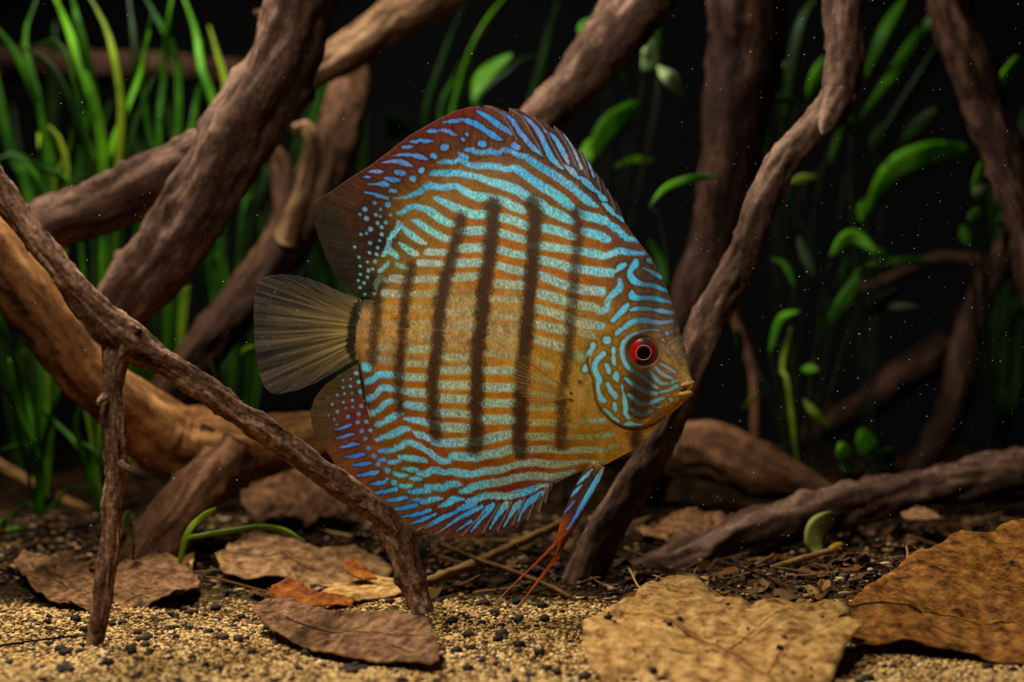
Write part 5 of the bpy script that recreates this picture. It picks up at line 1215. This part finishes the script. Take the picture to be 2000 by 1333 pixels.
frag_me = []
for i in range(10):
    nx_, ny_ = 7, 6
    vs = []
    for s in (1, -1):
        for a in range(ny_):
            for b in range(nx_):
                u = b / (nx_ - 1) * 2 - 1; v = a / (ny_ - 1) * 2 - 1
                wv = (1 - abs(u) ** 2.2) * .75 + .12
                x = u + .12 * mnoise.noise(Vector((u * 3, v * 3, i * 5.1))); y = v * .55 * wv + .10 * mnoise.noise(Vector((u * 3 + 9, v * 3, i * 5.1)))
                z = .22 * (1 if i % 2 else -1) * (y * 2) ** 2 + .25 * mnoise.noise(Vector((u * 1.6, v * 1.6, i * 3.3))) + .018 * s
                vs.append((x, y, z))
    fs = []
    n_ = nx_ * ny_
    for a in range(ny_ - 1):
        for b in range(nx_ - 1):
            k = a * nx_ + b
            fs.append((k, k + 1, k + 1 + nx_, k + nx_)); fs.append((k + n_ + nx_, k + n_ + 1 + nx_, k + n_ + 1, k + n_))
    rim = list(range(nx_)) + [nx_ * (a + 1) - 1 for a in range(1, ny_)] + list(range(n_ - 2, n_ - nx_ - 1, -1)) + [nx_ * a for a in range(ny_ - 2, 0, -1)]
    for a, b in zip(rim, rim[1:] + rim[:1]): fs.append((b, a, a + n_, b + n_))
    me = bpy.data.meshes.new('leaf_scrap'); me.from_pydata(vs, [], fs); me.update()
    for p in me.polygons: p.use_smooth = True
    me.materials.append([LM_DUSK, LM_DARK, LM_BROWN, LM_PINK, LM_DARK, LM_TAN, LM_DUSK, LM_PINK, LM_BROWN, LM_DUSK][i]); frag_me.append(me)
twig_me = []
for i in range(5):
    n = 14
    C = np.stack([np.linspace(-1, 1, n), .14 * np.sin(np.linspace(0, 3, n) + i), .06 * np.cos(np.linspace(0, 4, n) * (1 + i * .2))], -1)
    T, A, B = frames(C); th = np.linspace(0, 6.283, 7)[:-1]
    rad = np.interp(np.linspace(0, 1, n), [0, .1, .9, 1], [.02, .05, .035, .01])
    V = (C[:, None] + A[:, None] * (np.cos(th)[None, :, None] * rad[:, None, None]) + B[:, None] * (np.sin(th)[None, :, None] * rad[:, None, None])).reshape(-1, 3)
    im = np.arange(n * 6).reshape(n, 6); nm = np.roll(im, -1, 1)
    q_ = np.stack([im[:-1], nm[:-1], nm[1:], im[1:]], -1).reshape(-1, 4)
    me = bpy.data.meshes.new('twig_bit'); me.from_pydata([tuple(v) for v in V], [], q_.tolist() + [im[0][::-1].tolist(), im[-1].tolist()]); me.update()
    for p in me.polygons: p.use_smooth = True
    me.materials.append([M_VEIN, M_VEIN_D, flat_mat('twig_straw', (150, 112, 62)), M_VEIN_D, flat_mat('twig_grey', (96, 76, 58))][i]); twig_me.append(me)
cnt = 0
while cnt < 292:
    y = rp.uniform(.60, .83); x = rp.uniform(-.24, .27)
    if cnt % 3 == 0: y = rp.uniform(.592, .69); x = rp.uniform(.06, .16)
    px = 1000 + x * FPX / y
    if px < -30 or px > 2030: continue
    if y < .655 and px < 1150: continue
    if px < 500 and y < .70: continue
    s = rp.uniform(.0025, .0065) * (1.5 if rp.random() < .15 else 1)
    put('leaf_scrap', frag_me[rp.randrange(10)], (x, y, float(ground_z(x, y)) + rp.uniform(.001, .003)), (rp.uniform(-.5, .5), rp.uniform(-.4, .4), rp.uniform(0, 6.28)), s, 'small brown curled leaf scrap lying in the litter', 'leaf scrap', 'leaf scraps in the litter'); cnt += 1
cnt = 0
while cnt < 240:
    y = rp.uniform(.60, .82); x = rp.uniform(-.22, .25)
    px = 1000 + x * FPX / y
    if px < -30 or px > 2030 or (px < 450 and y < .69) or (y < .65 and px < 1150): continue
    s = rp.uniform(.004, .016)
    put('twig_bit', twig_me[rp.randrange(5)], (x, y, float(ground_z(x, y)) + rp.uniform(.002, .0045)), (rp.uniform(-.15, .15), rp.uniform(-.25, .25), rp.uniform(0, 6.28)), (s, s * .7, s * .7), 'thin short twig lying in the litter', 'twig', 'twig bits in the litter'); cnt += 1

# crumbled plant matter between the scraps
NC = 13000
cyv = .60 + .26 * rs_.rand(NC); cxv = (rs_.rand(NC) * 2 - 1) * (cyv * .31)
okc = cyv > .672 - .075 * sm(.015, .05, cxv) + .02 * (rs_.rand(NC) - .5)
cxv, cyv = cxv[okc], cyv[okc]; NC = len(cxv)
cs = .00035 + .0013 * rs_.rand(NC) ** 3
sc3 = np.stack([1 + 1.2 * rs_.rand(NC), .6 + .4 * rs_.rand(NC), .35 + .35 * rs_.rand(NC)], -1)
lc = ico[None] * sc3[:, None] * (1 + .5 * (rs_.rand(NC, 12, 1) - .5)); an = rs_.rand(NC) * 6.283
cx_ = lc[..., 0] * np.cos(an)[:, None] - lc[..., 1] * np.sin(an)[:, None]; cy_ = lc[..., 0] * np.sin(an)[:, None] + lc[..., 1] * np.cos(an)[:, None]
cv_ = np.stack([cx_ * cs[:, None] + cxv[:, None], cy_ * cs[:, None] + cyv[:, None], lc[..., 2] * cs[:, None] + (ground_z(cxv, cyv) + cs * .4 + .0012 * rs_.rand(NC))[:, None]], -1)
cpal = srgb(np.array([(38,25,15),(62,42,25),(92,66,40),(128,96,60),(168,136,90),(26,18,12)]))
ccol = cpal[rs_.choice(6, NC, p=[.24, .26, .18, .12, .06, .14])]
ccol = np.repeat(np.hstack([ccol, np.ones((NC, 1))])[:, None], 12, 1).reshape(-1, 4)
co = mesh_obj('litter_crumbs', cv_.reshape(-1, 3), (icof[None] + (np.arange(NC) * 12)[:, None, None]).reshape(-1, 3), M_GRAIN, smooth=False, cols=ccol)
tag(co, 'crumbled brown plant matter strewn over the back of the bed', 'litter', kind='stuff')

# fine specks drifting in the water near the fish
NSP = 850
sd_ = rs_.uniform(.585, .67, NSP); spx = np.where(rs_.rand(NSP) < .45, 1340 + 660 * rs_.rand(NSP), rs_.rand(NSP) * 2000); spy = rs_.rand(NSP) * 1150
keep = ~((np.abs(spx - 960) < 300) & (np.abs(spy - 640) < 380) & (sd_ < .63))
sd_, spx, spy = sd_[keep], spx[keep], spy[keep]
sc_ = np.stack([(spx - 1000) * sd_ / FPX, sd_, CAM_H - (spy - 666.5) * sd_ / FPX], -1)
sr = .00006 + .00016 * rs_.rand(len(sc_)) ** 3
sv_ = (ico[None] * sr[:, None, None] + sc_[:, None]).reshape(-1, 3)
M_SPECK = flat_mat('water_speck', (235, 235, 225), .5, .3)
so = mesh_obj('water_specks', sv_, (icof[None] + (np.arange(len(sc_)) * 12)[:, None, None]).reshape(-1, 3), M_SPECK)
tag(so, 'fine pale specks drifting in the water', 'specks', kind='stuff')
